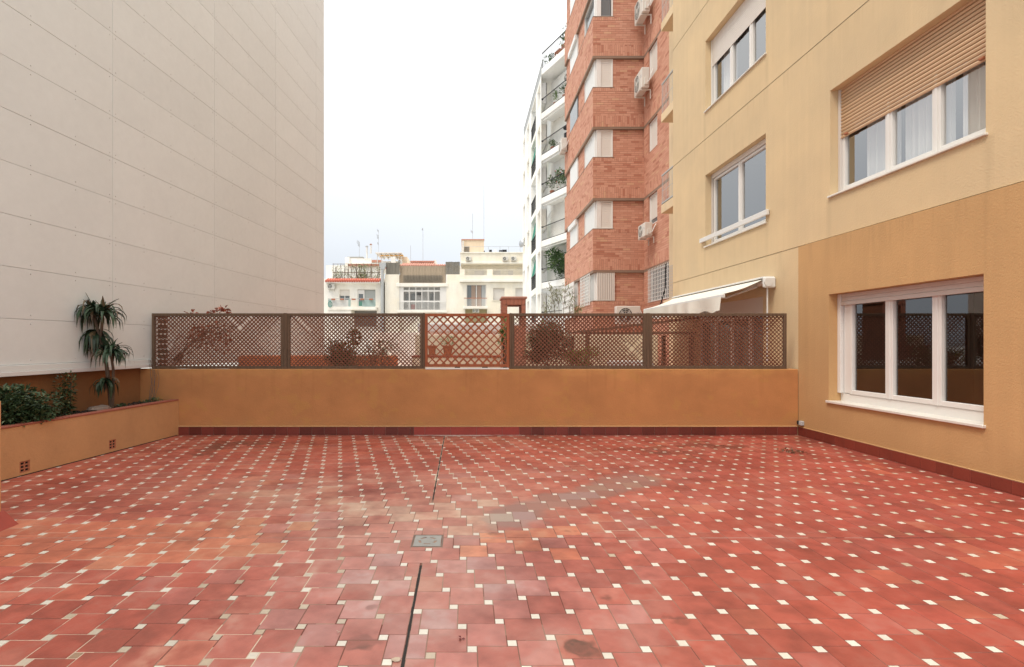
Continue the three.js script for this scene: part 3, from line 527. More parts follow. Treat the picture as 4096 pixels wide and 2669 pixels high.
// foliage mass of many leaves spread through a lumpy volume
function foliage(gb, c, rx, ry, rz, n, len, wid, pal, seed, o = {}) {
  const R = rng(seed), lumps = []; for (let i = 0; i < (o.lumps || 9); i++) { const a = R() * 6.283, e = R() * 2 - 1, q = 0.35 + 0.5 * R(); lumps.push([q * Math.cos(a) * Math.sqrt(1 - e * e), q * e, q * Math.sin(a) * Math.sqrt(1 - e * e), 0.28 + 0.3 * R(), R()]); }
  for (let i = 0; i < n; i++) {
    const l = lumps[Math.floor(R() * lumps.length)], a = R() * 6.283, e = R() * 2 - 1, q = Math.cbrt(R()) * l[3], s = Math.sqrt(1 - e * e), dx = q * Math.cos(a) * s, dy = q * e, dz = q * Math.sin(a) * s;
    const p = [c[0] + (l[0] + dx) * rx, c[1] + (l[1] + dy) * ry, c[2] + (l[2] + dz) * rz];
    if (o.clamp) o.clamp(p); if (o.floor !== undefined && p[1] < o.floor) p[1] = o.floor + R() * 0.05;
    gb.col = mix3(pal[0], pal[1], clamp(R() * 0.7 + l[4] * 0.4)); if (pal[2] && R() < (o.third || 0.12)) gb.col = pal[2];
    gb.leaf(p, [dx + (R() - 0.5) * 0.5, dy * 0.5 + (R() - 0.35) * 0.5, dz + (R() - 0.5) * 0.5], [R() - 0.5, 1, R() - 0.5], len * (0.6 + 0.7 * R()), wid * (0.7 + 0.6 * R()));
  }
  return gb;
}
{
  const c = FP(6.02, 0.74, -0.28), t = thing('low_shrub', 'dense low shrub with glossy dark green leaves in the left planter', 'shrub', [c[0], 0.53, -c[2]]);
  const g = new GB([0, 0, 0]); foliage(g, [c[0], c[1] - 0.02, c[2]], 0.34, 0.27, 0.52, 2800, 0.066, 0.036, [[0.018, 0.038, 0.014], [0.070, 0.115, 0.045], [0.15, 0.19, 0.09]], 71, { clamp: wallClamp, floor: 0.56, lumps: 16, third: 0.06 });
  g.part('foliage', M.leaf, t); const st = new GB(), R = rng(2); for (let i = 0; i < 9; i++) { const a = R() * 6.3; st.path([[c[0], 0.5, c[2] + (R() - 0.5) * 0.5], [c[0] + 0.12 * Math.cos(a), 0.7, c[2] + 0.3 * Math.sin(a)]], 0.008, 5, 0.004); } st.part('stem', M.bark, t);
}
{
  const c = FP(6.70, 0.76, -0.34), t = thing('upright_shrub', 'thin upright dark shrub between low shrub and stone in the planter', 'shrub', [c[0], 0.53, -c[2]]);
  const g = new GB([0, 0, 0]); foliage(g, c, 0.13, 0.34, 0.15, 620, 0.05, 0.026, [[0.016, 0.034, 0.012], [0.06, 0.09, 0.03], [0.16, 0.16, 0.06]], 72, { clamp: wallClamp, floor: 0.55 });
  g.part('foliage', M.leaf, t); new GB().path([[c[0], 0.5, c[2]], [c[0], 0.98, c[2] - 0.02]], 0.009, 5).part('stem', M.bark, t);
}
{
  const c = FP(7.06, 0.575, -0.24); solo('grey_stone', new GB().ball(c, 0.13, 0.06, 0.15, 6, 0.16, 12, 7), M.stone, 'flat brownish stone on the soil between shrubs and dracaena', 'stone', [c[0], 0.54, -c[2]]);
  const R = rng(44), g = new GB(); for (let i = 0; i < 40; i++) { const q = FP(6.3 + R() * 1.9, 0.56 + R() * 0.02, -0.14 - R() * 0.3); g.ball(q, 0.012 + R() * 0.03, 0.01 + R() * 0.015, 0.012 + R() * 0.03, i, 0.2, 6, 4); }
  solo('soil_clods', g, M.soil, 'loose dark clods and pebbles scattered on the planter soil', 'soil', [-5, 0.54, 7.3], { kind: 'stuff' });
  const w = thing('ground_weeds', 'low green weeds on the soil at the far planter end', 'weeds', [-5.0, 0.54, 7.9]); w.userData.kind = 'stuff'; const wg = new GB([0, 0, 0]); for (const u of [7.45, 7.95, 8.1]) foliage(wg, FP(u, 0.58, -0.25), 0.14, 0.06, 0.14, 90, 0.035, 0.018, [[0.03, 0.06, 0.02], [0.10, 0.15, 0.06]], 80 + u); wg.part('foliage', M.leaf, w);
  const v = thing('bare_creeper', 'thin grey bare creeper stems climbing the corner of wall and fence', 'creeper', [-4.95, 0.55, 8.1]); const vg = new GB();
  for (let k = 0; k < 7; k++) { const pts = [], o = R() * 0.1; let x = -5.02 + o, z = 7.95 + R() * 0.2, y = 0.54; for (let i = 0; i < 9; i++) { pts.push([x, y, -Math.min(z, 8.26)]); y += 0.075 + R() * 0.02; x += (R() - 0.5) * 0.05 - 0.004 * i; z += 0.03 + (R() - 0.5) * 0.03; } vg.path(pts, 0.0035, 4, 0.002); } vg.part('stem', M.stone, v);
}
// ------------------------------------------------------------------ ochre apartment building on the right
const XR = 5.42, FR = frame([XR, 0, 0], [0, 1], [-1, 0]);     // u = distance ahead, d = out into the terrace
{
  const t = thing('ochre_apartment_building', 'ochre plastered apartment building with white windows along the right side', 'building', [8, 0, 8]);
  const D = 0.21, BIG = [5.316, 7.587], SM = [9.216, 11.54];
  const lower = [[BIG[0], BIG[1], 0.635, 2.225]], sill2 = 3.69, top2 = 5.27;
  const door = [9.3, 12.2, 0.02, 2.36];
  const upper = [[...BIG, sill2, top2], [...SM, sill2, 5.31]], up3 = [[...SM, 6.755, 8.36], [...BIG, 6.74, 8.33]];
  const lw = new GB(); holedWall(lw, FR, 1.5, 8.28, 0, 3.068, lower, D); lw.quad(FR(8.28, 0, 0), FR(8.28, 3.068, 0), FR(8.28, 3.068, -0.03), FR(8.28, 0, -0.03)); lw.quad(FR(1.5, 3.068, 0), FR(8.28, 3.068, 0), FR(8.28, 3.072, -0.03), FR(1.5, 3.072, -0.03), FR(4, 0, -1)); lw.part('lower_wall', M.ochreLowWall, t);
  const uw = new GB(); const G = 0.007;
  holedWall(uw, FR, 8.28, 13.35, -0.3, 3.075 - G, [door], D + 0.05, -0.022);
  let y = 3.075; const levels = [[upper, 6.13], [up3, 9.19], [[], 12.25], [[], 15.3]];
  for (const [hs, y1] of levels) { holedWall(uw, FR, y === 3.075 ? 1.5 : 1.5, 13.35, y + G, y1 - G, hs, D, -0.022); y = y1; }
  for (const yy of [3.075, 6.13, 9.19, 12.25]) uw.obox(FR, 1.5, 13.349, yy - G, yy + G, -0.05, -0.030);
  uw.quad(FR(13.35, -0.3, -0.022), FR(13.35, 15.3, -0.022), FR(13.35, 15.3, -3), FR(13.35, -0.3, -3)); uw.quad(FR(1.5, -0.3, 0), FR(1.5, 15.3, 0), FR(1.5, 15.3, -4), FR(1.5, -0.3, -4)); uw.quad(FR(1.5, 15.3, 0), FR(13.35, 15.3, 0), FR(13.35, 15.3, -6), FR(1.5, 15.3, -6)); uw.quad(FR(1.5, -0.3, -6), FR(13.35, -0.3, -6), FR(13.35, 15.3, -6), FR(1.5, 15.3, -6));
  uw.part('upper_wall', M.ochreUpWall, t);
  // recessed rear part of the same building with its balconies
  const rw = new GB(); rw.obox(FR, 13.36, 17.5, -0.3, 15.3, -6, -1.58); rw.part('rear_wall', M.ochreUp, t);
  for (const [i, yb] of [5.83, 8.88, 11.93].entries()) {
    const s = new GB(); s.obox(FR, 13.37, 17.0, yb, yb + 0.28, -1.585, -1.11, 0.01); s.part('balcony_slab', M.ochreUp, t);
    const r = new GB(); for (let u = 13.6; u < 17; u += 0.12) r.cyl(FR(u, yb + 0.28, -1.14), FR(u, yb + 1.25, -1.14), 0.007, 0.007, 5, false); for (let k = 0; k < 5; k++) r.cyl(FR(17 - 0.02, yb + 0.28, -1.14 - k * 0.1), FR(17 - 0.02, yb + 1.25, -1.14 - k * 0.1), 0.007, 0.007, 5, false); r.obox(FR, 13.4, 17, yb + 1.25, yb + 1.29, -1.17, -1.12); r.cyl(FR(13.5, yb + 0.75, -1.14), FR(17, yb + 0.75, -1.14), 0.007, 0.007, 5); if (i === 0) r.obox(FR, 13.4, 17, yb + 0.32, yb + 0.36, -1.17, -1.12); r.part('balcony_railing', M.greyPaint, t);
  }
  { const r = new GB(); for (let u = 15.0; u < 17; u += 0.09) r.cyl(FR(u, 2.95, -1.3), FR(u, 4.05, -1.3), 0.007, 0.007, 5, false); for (let v = 2.95; v < 4.1; v += 0.09) r.cyl(FR(15.0, v, -1.3), FR(17, v, -1.3), 0.006, 0.006, 5, false); r.part('window_grille', M.metal, t); const sl = new GB().obox(FR, 14.6, 17.1, 2.80, 2.93, -1.585, -1.22, 0.01); sl.part('grille_ledge', M.ochreUp, t); }
  const mull = { 3: [[0, 0.285, 1.555]] };
  // windows. uL = near end
  function win(label, H, panes, o) {
    const [u0, u1, v0, v1] = H, vt = o.vt ?? v1, w = new GB(), f = 0.05, dw = o.dw ?? -0.02, d0 = -D - 0.05 + dw * 0, d1 = -D + 0.03, fb = o.fb || 0.06;
    w.obox(FR, u0, u1, v0, v0 + fb, d0, d1, 0.004); w.obox(FR, u0, u1, vt - f, vt, d0, d1, 0.004); w.obox(FR, u0, u0 + f, v0 + fb, vt - f, d0, d1, 0.004); w.obox(FR, u1 - f, u1, v0 + fb, vt - f, d0, d1, 0.004);
    const W = w.part('window', M.pvc, t); W.userData.label = label;
    panes.forEach(([a, b], i) => {
      const s = new GB(), sw = 0.05, e0 = d1 - 0.045, e1 = d1 + 0.012, c0 = v0 + fb + 0.002, c1 = vt - f - 0.002;
      s.obox(FR, a, a + sw, c0, c1, e0, e1, 0.005); s.obox(FR, b - sw, b, c0, c1, e0, e1, 0.005); s.obox(FR, a + sw, b - sw, c0, c0 + 0.06, e0, e1, 0.005); s.obox(FR, a + sw, b - sw, c1 - sw, c1, e0, e1, 0.005);
      if (i < panes.length - 1) s.obox(FR, b - 0.014, b + 0.02, c0, c1, e1 - 0.002, e1 + 0.01, 0.003);
      s.part('sash', M.pvc, W);
      new GB().quad(FR(a + sw, c0 + 0.06, e0 + 0.02), FR(b - sw, c0 + 0.06, e0 + 0.02), FR(b - sw, c1 - sw, e0 + 0.02), FR(a + sw, c1 - sw, e0 + 0.02)).part('pane', v0 > 3 ? M.skyGlass : M.glass, W);
    });
    // the room behind
    const r = new GB(), dd = -D - 0.06, de = dd - 2.6, q = (a, b, c, e) => r.quad(a, b, c, e), X = [u0 - 0.7, u1 + 0.7, v0 - 0.5, vt + 0.5];
    q(FR(X[0], X[2], de), FR(X[1], X[2], de), FR(X[1], X[3], de), FR(X[0], X[3], de)); q(FR(X[0], X[2], dd), FR(X[0], X[2], de), FR(X[0], X[3], de), FR(X[0], X[3], dd)); q(FR(X[1], X[2], dd), FR(X[1], X[2], de), FR(X[1], X[3], de), FR(X[1], X[3], dd)); q(FR(X[0], X[2], dd), FR(X[1], X[2], dd), FR(X[1], X[2], de), FR(X[0], X[2], de)); q(FR(X[0], X[3], dd), FR(X[1], X[3], dd), FR(X[1], X[3], de), FR(X[0], X[3], de));
    const fw = new GB(); holedWall(fw, FR, X[0], X[1], X[2], X[3], [[u0 + 0.01, u1 - 0.01, v0 + 0.01, vt - 0.01]], 0.02, dd); 
    for (const k of ['p', 'n', 'u']) for (const e of fw[k]) r[k].push(e);
    r.part('room', o.room || M.room, W);
    return W;
  }
  const curtain = (W, a, b, c0, c1, seed) => { const g = new GB(), R = rng(seed), n = 48, ph = R() * 6; const d = (k) => -D - 0.16 + 0.028 * Math.sin(k * 0.9 + ph) + 0.012 * Math.sin(k * 2.3); for (let k = 0; k < n; k++) { const p = mix(a, b, k / n), q = mix(a, b, (k + 1) / n); g.quad(FR(p, c0, d(k)), FR(q, c0, d(k + 1)), FR(q, c1, d(k + 1)), FR(p, c1, d(k))); } return g.part('curtain', M.curtain, W); };
  win('large ground floor window with three dark panes', lower[0], [[5.366, 6.02], [6.04, 6.70], [6.72, 7.40]], { vt: 2.17, fb: 0.12 });
  { const b = new GB(); for (let k = 0; k < 3; k++) b.obox(FR, 5.30, 7.523, 2.055 + k * 0.0565, 2.055 + k * 0.0565 + 0.055, -D + 0.0435, -D + 0.078 - (k ? 0.008 : 0), 0.003); b.part('shutter_bottom', M.shutterBox, t); new GB().obox(FR, 7.525, 7.585, 0.76, 2.224, -D - 0.02, -D + 0.084, 0.004).part('shutter_guide', M.pvc, t); new GB().obox(FR, 7.402, 7.515, 0.763, 2.115, -D - 0.04, -D + 0.034, 0.004).part('frame_filler', M.pvc, t); }
  const sill = (u0, u1, v, out, h = 0.03) => new GB().obox(FR, u0 - 0.025, u1 + 0.025, v - h, v + 0.004, -D - 0.02, out, 0.005).part('window_sill', M.marble, t);
  sill(...BIG, 0.637, 0.035);
  const bw = win('large upper window with a half lowered wooden shutter', upper[0], [[5.366, 6.03], [6.04, 6.71], [6.72, 7.54]], { vt: 4.78 }); curtain(bw, 5.3, 5.9, 3.75, 5.2, 3); curtain(bw, 6.02, 6.7, 3.75, 5.2, 4); curtain(bw, 6.78, 7.3, 3.75, 5.2, 5);
  sill(...BIG, sill2 + 0.002, 0.012, 0.024);
  { const sh = new THREE.Group(); sh.name = 'roller_shutter'; t.add(sh); ORG.set(sh, ORG.get(t)); const ms = [0.92, 1, 1.07].map((k) => { const m = M.shutterWood.clone(); m.color = M.shutterWood.color.clone().multiplyScalar(k); return m; }), R = rng(61);
    for (let k = 0; k < 15; k++) { const v = 4.53 + k * 0.0503, g = new GB(); g.uo = [R() * 4, R() * 4]; const a = BIG[0] + 0.002, b = BIG[1] - 0.05, e = (vv, d) => [FR(a, vv, d), FR(b, vv, d)];
      const prof = [[0.002, 0.049], [0.006, 0.060], [0.025, 0.0655], [0.040, 0.060], [0.0435, 0.051], [0.0435, 0.044], [0.002, 0.044]].map(([a, b]) => [v + a, b - D]);
      for (let i = 0; i < prof.length; i++) { const [p, q] = e(...prof[i]), [r, s] = e(...prof[(i + 1) % prof.length]); g.quad(p, q, s, r, FR((a + b) / 2, v + 0.024, -D + 0.047)); } g.part('slat', ms[Math.floor(R() * 3)], sh); }
    for (const u of [BIG[0] + 0.12, BIG[1] - 0.2]) new GB().obox(FR, u, u + 0.05, 4.545, 4.57, -D + 0.0645, -D + 0.10, 0.004).part('stopper', M.terracotta, sh);
    new GB().obox(FR, BIG[1] - 0.048, BIG[1] - 0.002, 3.70, 5.268, -D + 0.0305, -D + 0.075, 0.004).part('shutter_guide', M.shutterBox, t); }
  const w2 = win('two pane upper window behind a white guard bar', upper[1], [[9.266, 10.35], [10.37, 11.45]], { vt: 5.26 });
  { const b = new GB(); for (let k = 0; k < 2; k++) b.obox(FR, SM[0] + 0.01, SM[1] - 0.06, 5.215 + k * 0.046, 5.260 + k * 0.046, -D + 0.0435, -D + 0.072, 0.003); b.part('shutter_bottom', M.shutterWhite, t); new GB().obox(FR, SM[1] - 0.058, SM[1] - 0.002, 3.70, 5.308, -D - 0.02, -D + 0.06, 0.003).part('shutter_guide', M.shutterBox, t); }
  sill(...SM, sill2 + 0.002, 0.012, 0.024);
  { const g = new GB(); g.obox(FR, 9.08, 11.70, 3.80, 3.895, 0.0, 0.045, 0.004); g.part('guard_bar', M.whiteMetal, t); const k = new GB(); for (const u of [9.11, 11.67]) k.obox(FR, u - 0.012, u + 0.012, 3.81, 3.88, -0.03, 0.001); k.part('bar_bracket', M.metal, t); }
  const w3 = win('three pane second floor window with white roller shutter half down', up3[0], [[9.266, 9.95], [9.97, 10.68], [10.70, 11.46]], { vt: 8.02 }); curtain(w3, 9.3, 9.8, 6.8, 8.3, 8); curtain(w3, 10.8, 11.4, 6.8, 8.3, 9); sill(...SM, 6.757, 0.012, 0.024);
  { const sh = new THREE.Group(); sh.name = 'roller_shutter'; t.add(sh); ORG.set(sh, ORG.get(t)); for (let k = 0; k < 14; k++) new GB().obox(FR, SM[0] + 0.002, SM[1] - 0.05, 7.75 + k * 0.0435, 7.75 + k * 0.0435 + 0.0415, -D + 0.044, -D + 0.058, 0.005).part('slat', M.shutterWhite, sh); new GB().obox(FR, SM[1] - 0.048, SM[1] - 0.002, 6.76, 8.358, -D + 0.0305, -D + 0.066, 0.004).part('shutter_guide', M.pvc, t); }
  win('second floor window cut off by the picture top', up3[1], [[5.366, 6.4], [6.42, 7.53]], { vt: 8.33 });
  // terrace door below the awning
  { const H = door, W = new GB(); const d0 = -D - 0.05, d1 = -D + 0.01; W.obox(FR, H[0], H[0] + 0.07, H[2], 2.05, d0, d1); W.obox(FR, H[1] - 0.07, H[1], H[2], 2.05, d0, d1); W.obox(FR, H[0], H[1], 1.99, 2.05, d0, d1 - 0.002); for (const u of [10.05, 10.75, 11.45]) W.obox(FR, u - 0.06, u + 0.06, H[2], 1.99, d0 + 0.005, d1 - 0.005); const w = W.part('terrace_door', M.pvc, t); new GB().quad(FR(H[0], H[2], -D - 0.03), FR(H[1], H[2], -D - 0.03), FR(H[1], 2.0, -D - 0.03), FR(H[0], 2.0, -D - 0.03)).part('pane', M.farGlass, w); new GB().obox(FR, H[0], H[1], 2.052, 2.36, -D - 0.03, -0.05).part('shutter_box', M.shutterBox, t); }
  // skirting along this wall
  new GB().obox(FR, 1.5, 8.27, 0, 0.136, 0.0005, 0.008).part('skirting_mortar', M.skirtBase, t);
  new GB().obox(FR, 1.5, 8.262, 0.137, 0.148, -0.002, 0.012, 0.003).part('plaster_lip', M.ochreLow, t);
  for (let k = 0, u = 8.262; u > 1.6; k++, u -= 0.202) { const h = rng(1700 + k)(), c = (0.98 + 0.2 * h) * (u < 7.6 ? 1.15 : 0.85); new GB([c, c, c]).obox(FR, u - 0.2, u, 0.003, 0.135, 0.008, 0.014 + 0.002 * h, 0.002).part('skirting_tile', M.skirt, t); }
  const sb = thing('socket_box', 'small grey and black socket box low on the wall in the right far corner', 'socket box', [XR - 0.03, 0.17, 8.19]);
  new GB().obox(FR, 8.13, 8.20, 0.175, 0.245, 0.001, 0.05, 0.006).part('box_body', M.greyPaint, sb); new GB().obox(FR, 8.201, 8.25, 0.18, 0.24, 0.001, 0.048, 0.006).part('box_lid', M.black, sb);
}
{ // awning
  const t = thing('awning', 'white folding awning with a wavy valance on the right building', 'awning', [5.0, 2.3, 10.9]);
  const Za = 8.96, Zb = 12.93, top = [5.30, 2.60], bar = [4.55, 2.335], V = (x, y, z) => [x, y, -z];
  new GB().cyl(V(5.31, 2.575, Za), V(5.31, 2.575, Zb), 0.055, 0.055, 12).part('roller', M.whiteMetal, t);
  new GB().box(5.24, 5.43, 2.645, 2.675, Za - 0.02, Zb, 0.004).part('roller_hood', M.whiteMetal, t);
  const ep = new GB(); ep.box(5.22, 5.44, 2.47, 2.66, Za - 0.06, Za - 0.005, 0.02); ep.cyl(V(5.30, 2.57, Za - 0.07), V(5.30, 2.57, Za - 0.055), 0.075, 0.075, 14); ep.part('end_plate', M.whiteMetal, t);
  const fb = new GB(), n = 10; const sg = (s) => -0.03 * Math.sin(s * Math.PI); for (let i = 0; i < n; i++) { const a = i / n, b = (i + 1) / n, P = (s, z) => V(mix(top[0] - 0.03, bar[0], s), mix(top[1] + 0.03, bar[1] + 0.035, s) + sg(s), z); fb.quad(P(a, Za + 0.04), P(a, Zb - 0.04), P(b, Zb - 0.04), P(b, Za + 0.04), [5, -20, -11]); } fb.part('canopy', M.awning, t);
  new GB().box(bar[0] - 0.035, bar[0] + 0.03, bar[1] - 0.04, bar[1] + 0.03, Za, Zb, 0.01).part('front_bar', M.whiteMetal, t);
  const va = new GB(); const N = 90; const dx = (z, v) => v * 0.028 * Math.sin(z * 9 + Math.sin(z * 2.3) * 2) * (1.2 - (z - Za) / 4), yl = (z) => bar[1] - 0.25 - 0.02 * Math.sin(z * 9.5 + 1) - 0.03 * (z < Za + 0.7 ? 1 - (z - Za) / 0.7 : 0);
  for (let k = 0; k < N; k++) { const z0 = mix(Za + 0.02, Zb - 0.02, k / N), z1 = mix(Za + 0.02, Zb - 0.02, (k + 1) / N); for (let j = 0; j < 3; j++) { const a = j / 3, b = (j + 1) / 3, P = (z, s) => V(bar[0] - 0.037 - dx(z, s), mix(bar[1] - 0.01, yl(z), s), z); va.quad(P(z0, a), P(z1, a), P(z1, b), P(z0, b)); } } va.part('valance', M.awning, t);
  for (const z of [Za + 0.25, Zb - 0.25]) new GB().path([V(5.28, 2.52, z), V(4.95, 2.36, z + (z < 10 ? 0.45 : -0.45)), V(bar[0] + 0.03, bar[1], z)], 0.02, 7).part('folding_arm', M.whiteMetal, t);
  new GB().cyl(V(5.33, 2.48, Za + 0.02), V(5.33, 1.15, Za + 0.02), 0.014, 0.014, 8).part('crank_rod', M.whiteMetal, t);
}
// ------------------------------------------------------------------ neighbouring terraces seen through the trellis
{
  const mk = (name, g, mat, label, cat, pos, o) => solo(name, g, mat, label, cat, pos, o);
  mk('garden_wall', new GB().box(-1.4, 5.3, -0.3, 1.73, 14.0, 14.2, 0.01), std([0.87, 0.79, 0.60]), 'cream neighbour garden wall seen through the reddish trellis panel', 'wall', [2, 0, 14.1]);
  mk('raised_bed', new GB().box(-1.4, 2.2, -0.3, 1.13, 13.2, 13.95, 0.01), std([0.87, 0.79, 0.60]), 'cream raised bed front below the garden wall behind the trellis', 'planter', [0.4, 0, 13.5]);
  mk('bed_coping', new GB().box(-1.42, 2.22, 1.132, 1.17, 13.17, 13.96, 0.006), M.capRed, 'thin red coping on the cream raised bed behind the trellis', 'coping', [0.4, 1.13, 13.5]);
  mk('brick_border', new GB().box(-4.9, -1.5, -0.3, 1.23, 10.9, 11.2, 0.02), M.tileOrange, 'orange brick border wall behind the left trellis panels', 'wall', [-3.2, 0, 11]);
  mk('courtyard_wall', new GB().box(-4.6, 7, -0.3, 2.05, 25, 25.3, 0.02), M.creamPale, 'pale wall across the courtyard behind the neighbour terraces', 'wall', [0, 0, 25]);
  mk('shed_roof', new GB().box(-1.8, 3.6, 1.9, 2.25, 19, 23.5, 0.05), M.whiteMetal, 'low white flat roof behind the cream garden wall', 'roof', [1, 1.9, 21]);
  mk('neighbour_floor', new GB().box(-5.2, 6.9, -0.3, -0.02, 8.5, 24.9), M.redTile, 'reddish floor of the neighbour terrace behind the trellis', 'floor', [0, -0.1, 15], { kind: 'structure' });
  mk('white_ledge', new GB().box(2.75, 3.55, 0.6, 1.16, 9.6, 9.9, 0.02), M.whiteMetal, 'white ledge low behind the trellis near the right post', 'ledge', [3.1, 0.6, 9.7]);
  const pg = thing('pergola', 'dark wooden slatted pergola roof behind the right half of the fence', 'pergola', [4, 0, 13]);
  const a = new GB(); for (let x = 2.7; x < 5.2; x += 0.13) a.obox(frame([x, 0, 11.4], [1, 0], [0, 1]), 0, 0.09, 1.75 + (x - 2.7) * 0.12, 1.79 + (x - 2.7) * 0.12, 0, 1.8); a.part('roof_slat', M.wood, pg); const b = new GB(); for (const x of [2.75, 5.1]) for (const z of [11.5, 13.1]) new GB().box(x - 0.04, x + 0.04, -0.1, 1.69, z - 0.04, z + 0.04).part('post', M.wood, pg); b.box(2.6, 5.2, 1.70, 1.75, 11.45, 11.53); b.part('beam', M.wood, pg);
  const bushes = [
    ['dark_bush', 'dark olive bush behind the second trellis panel from left', at(800, 812, 9.9), 0.34, 0.42, 0.36, 2200, [[0.045, 0.07, 0.018], [0.15, 0.19, 0.06]], 201],
    ['sparse_bush', 'thin straggly bush right of the dark olive bush behind the trellis', at(880, 818, 10.2), 0.42, 0.24, 0.3, 330, [[0.06, 0.085, 0.03], [0.2, 0.22, 0.09]], 202],
    ['big_dark_bush', 'large dense dark bush behind the trellis right of the reddish panel', at(1250, 812, 9.3), 0.50, 0.46, 0.34, 4200, [[0.04, 0.06, 0.02], [0.13, 0.16, 0.065], [0.2, 0.15, 0.10]], 203],
    ['yellow_green_shrub', 'yellow green shrub low behind the trellis right of the large bush', at(1352, 832, 9.7), 0.46, 0.24, 0.3, 900, [[0.10, 0.12, 0.02], [0.32, 0.34, 0.07]], 204],
    ['green_vine', 'light green vine at the right edge of the reddish trellis panel', at(1173, 800, 9.0), 0.09, 0.42, 0.12, 170, [[0.06, 0.12, 0.03], [0.2, 0.3, 0.08]], 205],
  ];
  for (const [n, l, p, rx, ry, rz, k, pal, s] of bushes) { const t = thing(n, l, 'bush', [p[0], 0, p[2]]); foliage(new GB([0, 0, 0]), [p[0], p[1], -p[2]], rx, ry, rz, k, 0.07, 0.032, pal, s).part('foliage', M.leaf, t); const st = new GB(), R = rng(s); for (let i = 0; i < 7; i++) { const e = [p[0] + (R() - 0.5) * rx * 1.6, p[1] + (R() - 0.3) * ry, -p[2] + (R() - 0.5) * rz]; st.path([[p[0] + (R() - 0.5) * 0.1, 0, -p[2]], [mix(p[0], e[0], 0.4), p[1] * 0.7, -p[2]], e], 0.016, 5, 0.005); } st.part('stem', M.bark, t); }
  { const p = at(492, 775, 8.95), t = thing('red_creeper', 'red leaved creeper climbing over the left end trellis panel', 'creeper', [p[0], 0, p[2]]); const pal = [[0.22, 0.04, 0.02], [0.50, 0.13, 0.06], [0.12, 0.04, 0.02]]; const g = new GB([0, 0, 0]);
    foliage(g, [p[0], p[1] - 0.02, -p[2]], 0.52, 0.34, 0.22, 340, 0.062, 0.045, pal, 301, { lumps: 12 }); const q = at(518, 722, 8.62); foliage(g, [q[0], q[1] - 0.02, -q[2]], 0.22, 0.10, 0.10, 70, 0.065, 0.05, pal, 302, { lumps: 5 }); const q2 = at(442, 727, 8.6); foliage(g, [q2[0], q2[1] - 0.03, -q2[2]], 0.09, 0.07, 0.08, 16, 0.06, 0.045, pal, 303, { lumps: 3 }); g.part('foliage', M.leaf, t);
    const st = new GB(), R = rng(304); for (let i = 0; i < 9; i++) st.path([at(380 + 40 * R(), 850, 8.9), at(420 + 60 * R(), 800, 8.95), at(460 + 110 * R(), 730 + 50 * R(), 8.95)].map((v) => [v[0], v[1], -v[2]]), 0.011, 5, 0.004); st.part('stem', M.bark, t); }
  { const p = at(1300, 700, 12.6), t = thing('bamboo_plant', 'thin bamboo with sparse leaves in front of the white building', 'plant', [p[0], 0, p[2]]); const g = new GB([0, 0, 0]), st = new GB(), R = rng(411);
    for (const [x0, x1, y1] of [[1298, 1275, 655], [1300, 1318, 648], [1303, 1292, 672], [1312, 1332, 675], [1290, 1268, 700], [1320, 1348, 705]]) { const b = at(x0, 790, 12.6), m = at((x0 + x1) / 2, (760 + y1) / 2, 12.6), e = at(x1, y1, 12.6); st.path([[b[0], -0.1, -b[2]], [m[0], m[1], -m[2] + 0.1], [e[0], e[1], -e[2]]], 0.008, 5, 0.004); for (let i = 0; i < 42; i++) { const s = 0.15 + 0.85 * R(), q = [mix(m[0], e[0], s) + (R() - 0.5) * 0.2, mix(m[1], e[1], s) + (R() - 0.5) * 0.16, -12.6 + (R() - 0.5) * 0.3]; g.col = mix3([0.14, 0.17, 0.06], [0.34, 0.36, 0.16], R()); g.leaf(q, [R() - 0.5, -0.5 * R() - 0.1, R() - 0.5], [0, 1, 0], 0.10 + 0.05 * R(), 0.018); } }
    st.part('stem', M.bark, t); g.part('foliage', M.leaf, t); }
  for (const [xd, w, l] of [[1003, 0.22, 'terracotta pot on the raised bed at the left end of the reddish trellis'], [1040, 0.26, 'terracotta pot with a light green plant behind the reddish trellis']]) { const p = at(xd, 845, 13.3), t = thing('flower_pot', l, 'pot', [p[0], 1.17, 13.5], 'pots on the raised bed'); const g = new GB(); g.cyl([p[0], 1.17, -13.5], [p[0], 1.40, -13.5], w * 0.36, w * 0.5, 12); g.cyl([p[0], 1.40, -13.5], [p[0], 1.44, -13.5], w * 0.55, w * 0.55, 12); g.part('pot_body', M.terracotta, t); if (xd > 1010) foliage(new GB([0, 0, 0]), [p[0], 1.58, -13.5], 0.25, 0.2, 0.2, 110, 0.1, 0.025, [[0.10, 0.16, 0.04], [0.3, 0.38, 0.12]], 77).part('foliage', M.leaf, t); }
}
